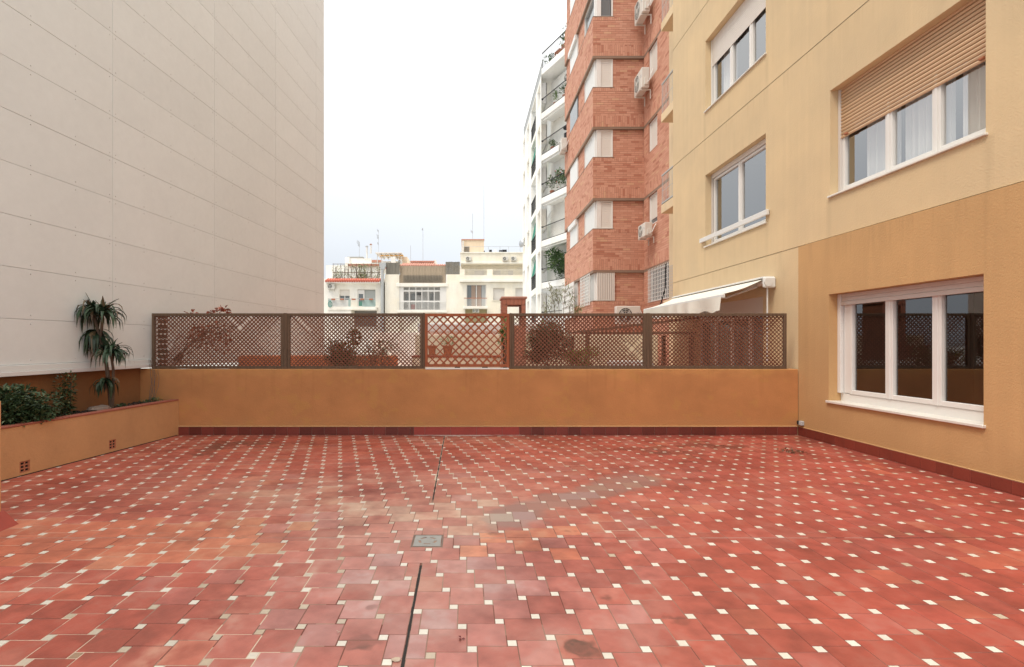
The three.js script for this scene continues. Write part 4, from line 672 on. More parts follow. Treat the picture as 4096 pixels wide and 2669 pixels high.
// a brick face: rows of bricks between v0 and v1, boxes proud of the mortar by pr
const BR = rng(2024);
const brickTone = () => { const h = BR(); let c = mix3([0.55, 0.265, 0.18], [0.64, 0.345, 0.245], BR()); if (h > 0.94) c = mix3(c, [0.64, 0.40, 0.25], 0.6); else if (h < 0.10) c = mix3(c, [0.42, 0.16, 0.10], 0.7); return c; };
function bricks(emit, F, u0, u1, v0, v1, d0, d1, pattern = 'stretcher') {
  if (pattern === 'stretcher') {
    const n = Math.max(1, Math.round((v1 - v0) / 0.0875)), ph = (v1 - v0) / n;
    for (let r = 0; r < n; r++) { let u = u0 - (r % 2 ? 0.156 : 0) - 0.01 * (r % 3); while (u < u1) { const a = Math.max(u, u0), b = Math.min(u + 0.300, u1); if (b - a > 0.03) emit(F, a, b, v0 + r * ph, v0 + (r + 1) * ph - 0.012, d0, d1 + 0.003 * BR(), brickTone()); u += 0.312; } }
  } else {
    const n = Math.max(1, Math.round((u1 - u0) / 0.0875)), pu = (u1 - u0) / n, H = 0.30;
    for (let i = 0; i < n; i++) { let v = v0 - (BR() * 0.25); while (v < v1) { const a = Math.max(v, v0), b = Math.min(v + H - 0.012, v1); if (b - a > 0.03) emit(F, u0 + i * pu, u0 + (i + 1) * pu - 0.012, a, b, d0, d1 + 0.004 * BR(), brickTone()); v += H; } }
  }
}
// ------------------------------------------------------------------ brick barbecue chimney
{
  const t = thing('brick_chimney', 'red brick barbecue chimney with square opening rising behind the fence', 'chimney', [1.1, 0, 12.3]);
  const x0 = 0.865, x1 = 1.413, z0 = 12.0, z1 = 12.6, F = frame([0, 0, z0], [1, 0], [0, -1]), S = frame([x0, 0, 0], [0, 1], [-1, 0]);
  const core = new GB(); core.box(x0, x1, -0.1, 1.92, z0, z1); core.box(x0, x0 + 0.11, 1.92, 2.44, z0, z1); core.box(x1 - 0.10, x1, 1.92, 2.44, z0, z1); core.box(x0, x1, 2.40, 2.545, z0, z1); core.part('mortar_core', M.mortar, t);
  const em = (F, a, b, c, d, e, f, col) => { const g = new GB(mix3(col, [0.42, 0.13, 0.075], 0.6)); g.obox(F, a, b, c, d, e, f, 0.003).part('brick', M.brick, t); };
  bricks(em, F, x0, x1, 1.2, 1.92, -0.002, 0.008); bricks(em, F, x0, x0 + 0.112, 1.92, 2.40, -0.002, 0.008); bricks(em, F, x1 - 0.102, x1, 1.92, 2.40, -0.002, 0.008); bricks(em, F, x0, x1, 2.405, 2.545, -0.002, 0.010, 'soldier'); bricks(em, S, z0, z1, 1.6, 2.54, -0.002, 0.008);
  new GB().box(x0 - 0.03, x1 + 0.03, 2.547, 2.60, z0 - 0.03, z1 + 0.03, 0.008).part('cap', M.redTile, t);
}
// ------------------------------------------------------------------ air conditioner units
function acUnit(w = 0.85, h = 0.65, d = 0.3, wall = true) {
  const g = new THREE.Group(); ORG.set(g, [0, 0, 0]); const F = (u, v, q) => [u, v, q];
  const P = (gb, n, m) => gb.part(n, m, g);
  P(new GB().obox(F, -w / 2, w / 2, 0.03, h, 0, d, 0.018), 'casing', M.acWhite);
  const r = Math.min(h, w) * 0.38, cx = -w * 0.13, cy = h * 0.52;
  P(new GB().cyl([cx, cy, d - 0.01], [cx, cy, d + 0.004], r, r, 22), 'fan_recess', M.acDark);
  const gr = new GB(); for (const k of [0.3, 0.55, 0.8, 1]) for (let i = 0; i < 20; i++) { const a = i / 20 * 6.2832, b = (i + 1) / 20 * 6.2832; gr.cyl([cx + r * k * Math.cos(a), cy + r * k * Math.sin(a), d + 0.012], [cx + r * k * Math.cos(b), cy + r * k * Math.sin(b), d + 0.012], 0.006, 0.006, 4, false); } for (let i = 0; i < 8; i++) { const a = i / 8 * 6.2832; gr.cyl([cx, cy, d + 0.014], [cx + r * Math.cos(a), cy + r * Math.sin(a), d + 0.012], 0.005, 0.005, 4, false); } gr.cyl([cx, cy, d + 0.006], [cx, cy, d + 0.02], r * 0.22, r * 0.2, 12); P(gr, 'fan_grille', M.acWhite);
  const bl = new GB(); for (let k = 0; k < 3; k++) { const a0 = k * 2.094, f = (a, q) => [cx + r * q * Math.cos(a), cy + r * q * Math.sin(a), d + 0.006]; bl.quad(f(a0, 0.2), f(a0 + 0.1, 0.88), f(a0 + 0.9, 0.88), f(a0 + 0.8, 0.2)); } P(bl, 'fan_blades', M.greyPaint);
  const lo = new GB(); for (let k = 0; k < 3; k++) lo.obox(F, w * 0.33, w * 0.45, h * 0.56 + k * 0.03, h * 0.56 + k * 0.03 + 0.014, d, d + 0.003); P(lo, 'side_louvre', M.greyPaint);
  P(new GB().obox(F, w / 2 - 0.002, w / 2 + 0.05, h * 0.16, h * 0.5, 0.06, 0.2, 0.008), 'valve_cover', M.acWhite);
  P(new GB().path([[w / 2 + 0.03, h * 0.25, 0.1], [w / 2 + 0.12, h * 0.3, 0.05], [w / 2 + 0.14, h * 0.6, -0.02], [w / 2 + 0.1, h * 0.85, -0.1]], 0.018, 6), 'pipe', M.pvc);
  for (const s of [-1, 1]) { const b = new GB(); if (wall) { b.obox(F, s * w * 0.36 - 0.02, s * w * 0.36 + 0.02, -0.02, 0.012, -0.1, d + 0.02, 0.003); b.obox(F, s * w * 0.36 - 0.018, s * w * 0.36 + 0.018, -0.28, 0.01, -0.1, -0.07, 0.003); } else b.obox(F, s * w * 0.36 - 0.03, s * w * 0.36 + 0.03, -0.05, 0.029, 0.02, d - 0.02, 0.003); P(b, wall ? 'bracket' : 'foot', M.acWhite); }
  return g;
}
const protoAC = acUnit();
function placeAC(label, X, Y, Z, ry, sx = 1, sy = 1, group = 'air conditioner units on the facades') {
  const g = protoAC.clone(); g.name = numbered('air_conditioner'); g.position.set(X, Y, -Z); g.rotation.y = ry; g.scale.set(sx, sy, 1); g.userData = { label, category: 'air conditioner', group }; g.traverse((m) => { m.castShadow = m.receiveShadow = true; }); scene.add(g); return g;
}
// ------------------------------------------------------------------ brick apartment building
{
  const t = thing('brick_apartment_building', 'red brick apartment building with stepped corner windows beyond the fence', 'building', [8, 0, 22]);
  const BX = 5.357, BZ = 21, FXX = 7.37, ZE = 27.0, Fb = frame([0, 0, BZ], [1, 0], [0, -1]), Sb = frame([BX, 0, 0], [0, 1], [-1, 0]), Fc = frame([FXX, 0, 0], [0, 1], [-1, 0]);
  const sills = [3.24, 6.22, 9.18, 12.07, 15.0, 17.95], bots = [4.52, 7.5, 10.45, 13.38, 16.3, 19.2];
  const core = new GB(), slab = { box: (...a) => new GB().box(...a).part('concrete_edge', M.slab, t), obox: (...a) => new GB().obox(...a).part('concrete_edge', M.slab, t) }, mass = new GB([1, 1, 1]); const front = [];
  const emF = (F, a, b, c, d, e, f, col) => front.push([F, a, b, c, d, e, f, col]);
  const emM = (F, a, b, c, d, e, f, col) => { mass.col = col; mass.obox(F, a, b, c, d, e, f); };
  const REC = 0.09;
  // bands (parapets) and set back window storeys
  const bands = [[-0.3, sills[0]], ...bots.slice(0, 5).map((b, i) => [b, sills[i + 1]])];
  core.box(5.80, 14, -0.3, 20.2, BZ + 0.35, ZE - 0.002); core.box(6.10, FXX + 0.2, -0.3, 20.2, BZ + REC, BZ + 0.349); core.box(BX, 5.799, -0.3, 20.2, 22.95, 24.15); core.box(BX, 5.799, -0.3, 20.2, 25.85, ZE); 
  for (const [a, b] of bands) {
    // band carcass proud of the window storeys
    core.box(BX - 0.0, FXX + 0.3, a, b, BZ + 0.0, BZ + REC - 0.001); core.box(BX - 0.10, BX - 0.001, a, b, BZ, ZE); core.box(BX + 0.001, 5.798, a, b, BZ + REC, ZE - 0.003);
    slab.box(BX - 0.112, FXX + 0.05, a - 0.10, a - 0.001, BZ - 0.012, BZ + 0.45); slab.box(BX - 0.112, BX + 0.3, a - 0.10, a - 0.001, BZ + 0.451, ZE);
    const sol = a < 0 ? a : a + 0.46;
    const F2 = frame([0, 0, BZ], [1, 0], [0, -1]), S2 = frame([BX - 0.10, 0, 0], [0, 1], [-1, 0]);
    if (a > 0) { bricks(emF, F2, BX - 0.10, FXX, a + 0.005, sol, -0.003, 0.006, 'soldier'); bricks(emM, S2, BZ, ZE, a + 0.005, sol, -0.003, 0.006, 'soldier'); }
    bricks(emF, F2, BX - 0.10, FXX, Math.max(sol, 0.8), b - 0.155, -0.003, 0.006); bricks(emM, S2, BZ, ZE, Math.max(sol, 0.8), b - 0.155, -0.003, 0.006);
    bricks(emF, F2, BX - 0.10, FXX, b - 0.15, b - 0.012, -0.003, 0.007, 'soldier'); bricks(emM, S2, BZ, ZE, b - 0.15, b - 0.012, -0.003, 0.007, 'soldier');
    slab.box(BX - 0.115, FXX - 1.23, b - 0.01, b + 0.022, BZ - 0.012, BZ + 0.3); slab.box(BX - 0.115, BX + 0.25, b - 0.01, b + 0.022, BZ + 0.301, ZE);
  }
  // openings: front window and two side windows per storey
  const Fw = frame([0, 0, BZ + REC], [1, 0], [0, -1]), Sw = frame([BX, 0, 0], [0, 1], [-1, 0]);
  for (let i = 0; i < 6; i++) {
    const v0 = sills[i] + 0.022, v1 = (bots[i] || 99) - 0.10;
    bricks(emF, Fw, 6.10, FXX, v0, v1, -0.003, 0.006); 
    bricks(emM, Sw, 22.95, 24.15, v0, v1, -0.003, 0.006); bricks(emM, Sw, 25.85, ZE, v0, v1, -0.003, 0.006);
    const isTop = i === 4, ground = i === 0;
    // corner window: recessed white box frame with shutters
    const w = new GB(); w.box(5.42, 6.09, v0, v0 + 0.05, BZ + 0.055, BZ + 0.16); w.box(5.42, 6.09, v1 - 0.05, v1, BZ + 0.055, BZ + 0.16); w.box(5.42, 5.60, v0 + 0.05, v1 - 0.05, BZ + 0.055, BZ + 0.16); w.box(6.03, 6.09, v0 + 0.05, v1 - 0.05, BZ + 0.055, BZ + 0.16);
    const W = w.part('window', M.pvc, t); W.userData.label = ground ? 'barred ground floor corner window' : isTop ? 'corner window with open shutters at the picture top' : 'corner window with white roller shutters';
    const fsh = new GB(); if (isTop) fsh.box(5.60, 6.0, v0 + 0.05, v1 - 0.05, BZ + 0.10, BZ + 0.11); else if (ground) { for (let x = 5.42; x < 6.1; x += 0.075) fsh.box(x, x + 0.055, v0, v1, BZ + 0.0, BZ + 0.04); } else for (let v = v0 + 0.05; v < v1 - 0.06; v += 0.075) fsh.box(5.60, 6.03, v, v + 0.071, BZ + 0.085, BZ + 0.10);
    fsh.part(isTop ? 'pane' : 'shutter', isTop ? M.farGlass : M.shutterWhite, W);
    const s = new GB(); s.box(5.36, 5.50, v0, v0 + 0.05, BZ + 0.162, 22.94); s.box(5.36, 5.50, v1 - 0.05, v1, BZ + 0.162, 22.94); s.box(5.36, 5.50, v0 + 0.05, v1 - 0.05, 22.86, 22.94); s.box(5.36, 5.50, v0 + 0.05, v1 - 0.05, BZ + 0.162, BZ + 0.27);
    const SW = s.part('window', M.pvc, t); SW.userData.label = 'side window with white shutter next to the corner';
    const ssh = new GB(); if (isTop) ssh.box(5.42, 5.43, v0 + 0.05, v1 - 0.05, BZ + 0.27, 22.86); else for (let v = v0 + 0.05; v < v1 - 0.06; v += 0.045) ssh.box(5.385, 5.40, v, v + 0.041, BZ + 0.27, 22.86); ssh.part(isTop ? 'pane' : 'shutter', isTop ? M.farGlass : M.whiteMetal, SW);
    const b = new GB(); b.box(5.30, 5.42, v0, v1, 24.16, 25.84); const B = b.part('window', i === 3 ? M.farGlass : M.whiteMetal, t); B.userData.label = 'rear side window of the brick bay';
    if (i === 1 || i === 4) new GB().box(5.18, 5.30, v1 - 0.25, v1, 24.16, 25.84, 0.01).part('shutter_box', M.whiteMetal, B);
    // facade window facing the courtyard
    const fu = ground ? [17.95, 20.4] : [19.55, 20.5], fv1 = (bots[i] || 19.2) - 0.10, fv0 = sills[i] - (ground ? 0.1 : 0.02);
    const Ff = (a, bb, c, d, e, f) => new GB().obox(Fc, a, bb, c, d, e, f);
    if (i < 5) {
      const fr = new GB(); fr.obox(Fc, fu[0], fu[0] + 0.06, fv0, fv1, -0.12, -0.05); fr.obox(Fc, fu[1] - 0.06, fu[1], fv0, fv1, -0.12, -0.05); fr.obox(Fc, fu[0], fu[1], fv1 - 0.06, fv1, -0.119, -0.051); fr.obox(Fc, fu[0], fu[1], fv0, fv0 + 0.06, -0.119, -0.051); const FW = fr.part('window', M.pvc, t);
      const sh = new GB(); const low = i === 1 ? 0.25 : 0.06; for (let v = fv0 + low; v < fv1 - 0.06; v += 0.045) sh.obox(Fc, fu[0] + 0.06, fu[1] - 0.06, v, v + 0.041, -0.10, -0.085); if (!ground) sh.part('shutter', M.shutterWhite, FW); if (i === 1 || ground) Ff(fu[0] + 0.06, fu[1] - 0.06, fv0 + 0.05, ground ? fv1 - 0.05 : fv0 + 0.25, -0.115, -0.11).part('pane', M.farGlass, FW);
      if (ground) { const bars = new GB(); for (let u = fu[0]; u <= fu[1] + 0.01; u += 0.16) bars.cyl(Fc(u, fv0 - 0.02, 0.06), Fc(u, fv1 + 0.02, 0.06), 0.013, 0.013, 5, false); for (let v = fv0; v <= fv1 + 0.03; v += 0.15) bars.cyl(Fc(fu[0], v, 0.06), Fc(fu[1], v, 0.06), 0.012, 0.012, 5, false); bars.part('window_grille', M.whiteMetal, FW); }
    }
  }
  // courtyard facade of bricks, set round its windows
  const holes = [0, 1, 2, 3, 4].map((i) => (i === 0 ? [17.95, 20.4, sills[0] - 0.1, bots[0] - 0.1] : [19.55, 20.5, sills[i] - 0.02, bots[i] - 0.10]));
  const fc = new GB(); holedWall(fc, Fc, 12, BZ + REC, -0.3, 20.2, holes, 0.12); fc.part('facade_mortar', M.mortar, t);
  for (let i = 0; i < 6; i++) {
    const a = i ? bots[i - 1] : 1, s = sills[i], b = bots[i];
    const cut = (F, x, y, c, d, e, f, col) => { for (const h of holes) if (y > h[0] && x < h[1] && d > h[2] && c < h[3]) { if (x < h[0] && h[0] - x > 0.05) y = h[0] - 0.006; else if (y > h[1] && y - h[1] > 0.05) x = h[1] + 0.006; else return; } emM(F, x, y, c, d, e, f, col); };
    if (i) bricks(cut, Fc, 15.5, BZ, a + 0.02, a + 0.46, -0.003, 0.006, 'soldier');
    bricks(cut, Fc, 15.5, BZ, i ? a + 0.465 : a, b - 0.005, -0.003, 0.006);
    if (i < 5) slab.obox(Fc, 15.5, BZ - 0.02, b - 0.10, b - 0.001, -0.1, 0.010);
  }
  core.part('mortar_core', M.mortar, t); 
  front.sort((p, q) => Math.abs(p[3] - 5.6) - Math.abs(q[3] - 5.6));
  front.forEach((f, i) => { const [F, a, b, c, d, e, g, col] = f; if (i < 300) { const gb = new GB(col); gb.obox(F, a, b, c, d, e, g).part('brick', M.brick, t); } else emM(F, a, b, c, d, e, g, col); });
  mass.part('brickwork', M.brick, t, 'stuff');
  { const gl = thing('white_grille', 'white slatted cover over the low side window of the brick bay', 'grille', [5.1, 2.8, 25]); const g = new GB(); for (let u = 24.1; u < 26.9; u += 0.2) g.cyl([5.12, 2.7, -u], [5.12, 4.3, -u], 0.02, 0.02, 5); for (let v = 2.75; v < 4.3; v += 0.3) g.box(5.10, 5.14, v, v + 0.18, 24.1, 26.9); g.part('slat', M.whiteMetal, gl);
    const g2 = thing('corner_grille', 'white window bars on the side of the brick bay beside the corner', 'grille', [5.2, 2.9, 22]); const h = new GB(); for (let u = 21.3; u < 23; u += 0.28) h.cyl([5.18, 3.1, -u], [5.18, 4.42, -u], 0.022, 0.022, 5); for (let v = 3.15; v < 4.45; v += 0.14) h.cyl([5.18, v, -21.3], [5.18, v, -22.95], 0.018, 0.018, 5); h.part('bar', M.whiteMetal, g2); }
  placeAC('large air conditioner at third row of the brick facade, beside the inner corner', 7.19, 11.5, 20.35, -Math.PI / 2, 1.06, 1.28);
  placeAC('air conditioner at picture top on the brick facade', 7.19, 14.42, 20.30, -Math.PI / 2, 1.1, 1.3);
  placeAC('small air conditioner lowest on the inner brick facade', 7.19, 5.62, 19.95, -Math.PI / 2, 0.9, 0.85);
  placeAC('wide air conditioner standing in front of the brick bay just above the fence', 6.50, 2.22, 20.60, 0, 1.13, 1.18);
  placeAC('air conditioner hung on the far side of the brick bay at the white balconies', 5.19, 11.40, 26.4, -Math.PI / 2, 0.85, 1.0);
  const cab = thing('cable', 'dark cables sagging along the brick wall above the awning', 'cable', [6.8, 2.4, 20]); new GB().path([[7.0, 2.55, -20.9], [7.2, 2.75, -20], [7.28, 2.95, -19], [7.3, 3.5, -18.6], [7.29, 4.4, -18.5]], 0.022, 5).path([[6.95, 2.45, -20.9], [7.2, 2.55, -20], [7.28, 2.9, -18.8]], 0.018, 5).part('strand', M.black, cab);
}
// ------------------------------------------------------------------ white apartment building with splayed balconies
{
  const t = thing('white_apartment_building', 'white apartment building with splayed open balconies left of the brick one', 'building', [8, 0, 38]);
  const WX = 5.19, FW = frame([WX, 0, 35], [0, 1], [-1, 0]), S = frame([WX, 0, 35], [0.405, -0.914], [-0.914, -0.405]);
  const st = [-0.9, 2.25, 5.23, 8.12, 11.08, 14.04, 16.93], wall = new GB(), TOP = 20.0;
  const niche = [2.75, 5.4], cols = [[0.45, 1.9], [6.7, 8.2], [9.7, 11.1]], holes = [];
  for (const s of st) { holes.push([niche[0], niche[1], s + 0.42, s + 2.95]); for (const c of cols) holes.push([c[0], c[1], s + 1.35, s + 2.75]); }
  holedWall(wall, FW, 0, 11.45, -0.3, TOP, holes, 0.45); wall.quad(FW(11.45, -0.3, 0), FW(11.45, TOP, 0), FW(11.45, TOP, -6), FW(11.45, -0.3, -6)); wall.quad(FW(0, TOP, 0), FW(11.45, TOP, 0), FW(11.45, TOP, -8), FW(0, TOP, -8)); wall.part('wall', M.white, t);
  for (const s of st) {
    for (const c of cols) new GB().obox(FW, c[0], c[1], s + 1.35, s + 2.75, -0.44, -0.40).part('window', M.shutterWhite, t);
    new GB().obox(FW, niche[0], niche[1], s + 0.42, s + 2.95, -1.3, -1.25).part('niche_wall', M.white, t);
    const r = new GB(); for (let u = niche[0] + 0.05; u < niche[1]; u += 0.13) r.cyl(FW(u, s + 0.42, -0.02), FW(u, s + 1.42, -0.02), 0.008, 0.008, 4, false); r.obox(FW, niche[0], niche[1], s + 1.42, s + 1.46, -0.05, 0.02);  r.part('niche_railing', M.darkMetal, t);
  }
  for (const k of [2, 3, 5]) { const g = new GB(), b = st[k]; for (let i = 0; i < 10; i++) { const a0 = niche[0] + 0.9 + i * 0.17, d = (j) => -0.1 + 0.03 * Math.sin(j * 1.7); g.quad(FW(a0, b + 1.45, d(i) + 0.1), FW(a0 + 0.17, b + 1.45, d(i + 1) + 0.1), FW(a0 + 0.17, b + 2.9, d(i + 1) - 0.2), FW(a0, b + 2.9, d(i) - 0.2)); } g.part('green_awning', M.greenCloth, t); }
  new GB().obox(S, -0.3, 9, -0.3, TOP - 0.2, -1.8, -1.0).part('balcony_wall', M.white, t);
  st.forEach((s, i) => {
    if (i === 0) return;
    const b = new GB(), y = s; b.obox(S, 0.0, 8, y, y + 0.42, -0.999, 0, 0.02); b.obox(S, 0.0, 8, y - 0.12, y - 0.001, -0.28, -0.12, 0.01); b.part('balcony_slab', M.white, t);
    if (i < 7) { const r = new GB(); for (let u = 0.06; u < 6; u += 0.125) r.cyl(S(u, y + 0.42, -0.05), S(u, y + 1.36, -0.05), 0.008, 0.008, 4, false); r.obox(S, 0.02, 6, y + 1.36, y + 1.40, -0.075, -0.025); r.obox(S, 0.0, 0.10, y + 1.34, y + 1.42, -0.12, -0.0); r.obox(S, 0.02, 6, y + 0.45, y + 0.48, -0.07, -0.03); r.part('balcony_railing', M.darkMetal, t); }
  });
  { const rr = new GB(); for (let u = 0; u < 11.4; u += 0.6) rr.cyl(FW(u, TOP, -0.1), FW(u, TOP + 1, -0.1), 0.02, 0.02, 4, false); rr.obox(FW, 0, 11.4, TOP + 0.98, TOP + 1.03, -0.13, -0.07); rr.obox(FW, 0, 11.4, TOP + 0.1, TOP + 0.95, -0.11, -0.105); rr.part('roof_railing', M.greyPaint, t); const s2 = new GB(); s2.obox(S, 0, 8, TOP - 0.04, TOP + 0.42, -1.45, 0, 0.02); s2.part('roof_slab', M.white, t); const r3 = new GB(); for (let u = 0.06; u < 6; u += 0.14) r3.cyl(S(u, TOP + 0.42, -0.05), S(u, TOP + 1.45, -0.05), 0.011, 0.011, 4, false); r3.obox(S, 0, 6, TOP + 1.45, TOP + 1.5, -0.08, -0.03); r3.part('balcony_railing', M.darkMetal, t); const up = new GB(); up.obox(S, 2.6, 9, TOP, TOP + 3.2, -4.5, -1.2); up.part('penthouse', M.white, t); }
  const L = S(1.9, 10.2, -0.95), ln = thing('wall_lantern', 'small black wall lantern on a white balcony wall', 'lantern', [L[0], L[1], -L[2]]); const lg = new GB(); lg.cyl([L[0], L[1], L[2]], [L[0], L[1] + 0.26, L[2]], 0.07, 0.11, 6); lg.cyl([L[0], L[1] + 0.26, L[2]], [L[0], L[1] + 0.36, L[2]], 0.13, 0.03, 6); lg.part('lantern_body', M.darkMetal, ln);
  const plant = (name, label, u, y, d, rx, ry, n, pal, seed, pot, len = 0.17) => { const p = S(u, y, d), q = thing(name, label, 'plant', [p[0], y, -p[2]]); if (pot) new GB().cyl([p[0], y, p[2]], [p[0], y + 0.3, p[2]], 0.12, 0.17, 9).part('pot', pot, q); foliage(new GB([0, 0, 0]), [p[0], y + (pot ? 0.3 : 0) + ry, p[2]], rx, ry, rx, n, len, len * 0.42, pal, seed).part('foliage', M.leaf, q); return q; };
  const gpal = [[0.02, 0.05, 0.015], [0.09, 0.19, 0.05], [0.2, 0.3, 0.1]];
  plant('balcony_shrub', 'large dense green shrub filling the lowest white balcony', 1.7, 5.65, -0.5, 1.35, 1.05, 1700, gpal, 501, null, 0.24);
  plant('balcony_plant', 'left potted green plant on the flowery white balcony', 0.9, 11.5, -0.3, 0.45, 0.45, 160, gpal, 502, M.terracotta); plant('balcony_plant', 'tall plant with red flower on the flowery white balcony', 1.55, 11.5, -0.5, 0.45, 0.75, 260, [[0.03, 0.07, 0.02], [0.2, 0.34, 0.12], [0.6, 0.06, 0.03]], 503, M.whiteMetal); plant('balcony_plant', 'plant in white pot right of the red flower on the balcony', 2.25, 11.5, -0.3, 0.4, 0.45, 170, gpal, 504, M.whiteMetal); plant('balcony_plant', 'rightmost plant on the flowery white balcony beside brick wall', 2.85, 11.5, -0.3, 0.45, 0.6, 190, gpal, 505, M.terracotta);
  plant('balcony_plant', 'single slim cactus like plant on the fifth white balcony', 1.15, 17.35, -0.4, 0.13, 0.4, 60, [[0.06, 0.12, 0.03], [0.25, 0.4, 0.1]], 506, M.terracotta);
  plant('balcony_plant', 'small green plant at the left end of the fifth white balcony floor', 2.3, 17.35, -0.35, 0.3, 0.3, 110, gpal, 511, M.terracotta); plant('balcony_plant', 'low green plant in pot on the white balcony with black grill', 0.9, 14.46, -0.35, 0.3, 0.22, 110, gpal, 512, M.terracotta);
  plant('roof_plant', 'green plants behind the roof terrace railing of the white building', 0.6, 20.4, -0.4, 0.5, 0.35, 200, gpal, 507, null); plant('roof_plant', 'green plant near the brown chair on the white roof terrace', 2.5, 20.4, -0.5, 0.6, 0.7, 240, gpal, 508, M.blackCloth);
  { const p = S(1.6, 20.42, -0.5), c = thing('roof_chair', 'brown slatted chair on the white building roof terrace', 'chair', [p[0], 20.42, -p[2]]); const F = (u, v, d) => S(1.6 + u, 20.42 + v, -0.5 + d); const m = (n, ...a) => new GB().obox(F, ...a).part(n, M.terracotta, c); m('seat', -0.3, 0.3, 0.42, 0.47, -0.3, 0.3); for (let k = 0; k < 4; k++) m('back_slat', -0.3, 0.3, 0.6 + k * 0.14, 0.69 + k * 0.14, -0.31, -0.27); for (const a of [-0.28, 0.24]) for (const b of [-0.3, 0.25]) m('leg', a, a + 0.05, 0, b < 0 ? 1.1 : 0.42, b, b + 0.05); }
  { const p = S(2.5, 14.46, -0.5), c = thing('covered_grill', 'black covered grill on the white balcony above the flowery one', 'grill', [p[0], 14.46, -p[2]]); const F = (u, v, d) => S(2.5 + u, 14.46 + v, -0.5 + d); new GB().obox(F, -0.3, 0.3, 0, 0.75, -0.2, 0.2, 0.06).part('cover', M.blackCloth, c); new GB().obox(F, -0.36, 0.36, 0.95, 1.2, -0.24, 0.24, 0.08).part('lid', M.blackCloth, c); new GB().obox(F, -0.05, 0.05, 0.75, 0.95, -0.05, 0.05).part('post', M.darkMetal, c); }
  placeAC('air conditioner fan facing out on the top white balcony wall', ...(() => { const p = S(2.2, 18.6, -0.93); return [p[0], p[1], -p[2]]; })(), -0.9, 1.0, 1.0);
  { const dq = at(1212, 566, 45), dsh = thing('satellite_dish', 'grey satellite dish on the far corner of the white building', 'satellite dish', [dq[0], dq[1], 45]); const g = new GB(), n = 14; for (let r = 0; r < 3; r++) for (let i = 0; i < n; i++) { const P = (rr, a) => [dq[0] + 0.35 * rr / 3 * Math.cos(a) * 0.6, dq[1] + 0.35 * rr / 3 * Math.sin(a), -45 + 0.12 * (1 - (rr / 3) ** 2) + 0.35 * rr / 3 * Math.cos(a) * 0.5], a = i / n * 6.283, b = (i + 1) / n * 6.283; g.quad(P(r, a), P(r, b), P(r + 1, b), P(r + 1, a)); } g.part('reflector', M.metal, dsh); new GB().path([[dq[0], dq[1], -45], [dq[0] + 0.4, dq[1] - 0.3, -45]], 0.03, 5).part('arm', M.darkMetal, dsh); }
}
// ------------------------------------------------------------------ row of low rear facades across the courtyard
const FZ = 52, q2 = (x, y, Z = FZ) => at(726.3 + x / 4.551, 493.9 + y / 4.551, Z);
function rect(gb, x0, y0, x1, y1, zf, dep, ch = 0) { const a = q2(x0, y1), b = q2(x1, y0); return gb.box(a[0], b[0], a[1], b[1], FZ + zf, FZ + zf + dep, ch); }
function tileRoof(gb, x0, x1, yTop, yBot, zTop, zBot, pitch = 0.24) {
  const a = q2(x0, yBot), b = q2(x1, yTop), n = Math.round((b[0] - a[0]) / pitch);
  for (let i = 0; i < n; i++) { const x = a[0] + (i + 0.5) * (b[0] - a[0]) / n; gb.cyl([x, a[1], -(FZ + zBot)], [x, b[1], -(FZ + zTop)], 0.115, 0.10, 8); }
  gb.quad([a[0], a[1] - 0.03, -(FZ + zBot)], [b[0], a[1] - 0.03, -(FZ + zBot)], [b[0], b[1] - 0.03, -(FZ + zTop)], [a[0], b[1] - 0.03, -(FZ + zTop)]);
}
const pole = (gb, x0, y0, x1, y1, zf, r) => { const a = q2(x0, y0), b = q2(x1, y1); return gb.cyl([a[0], a[1], -(FZ + zf)], [b[0], b[1], -(FZ + zf)], r, r, 5); };
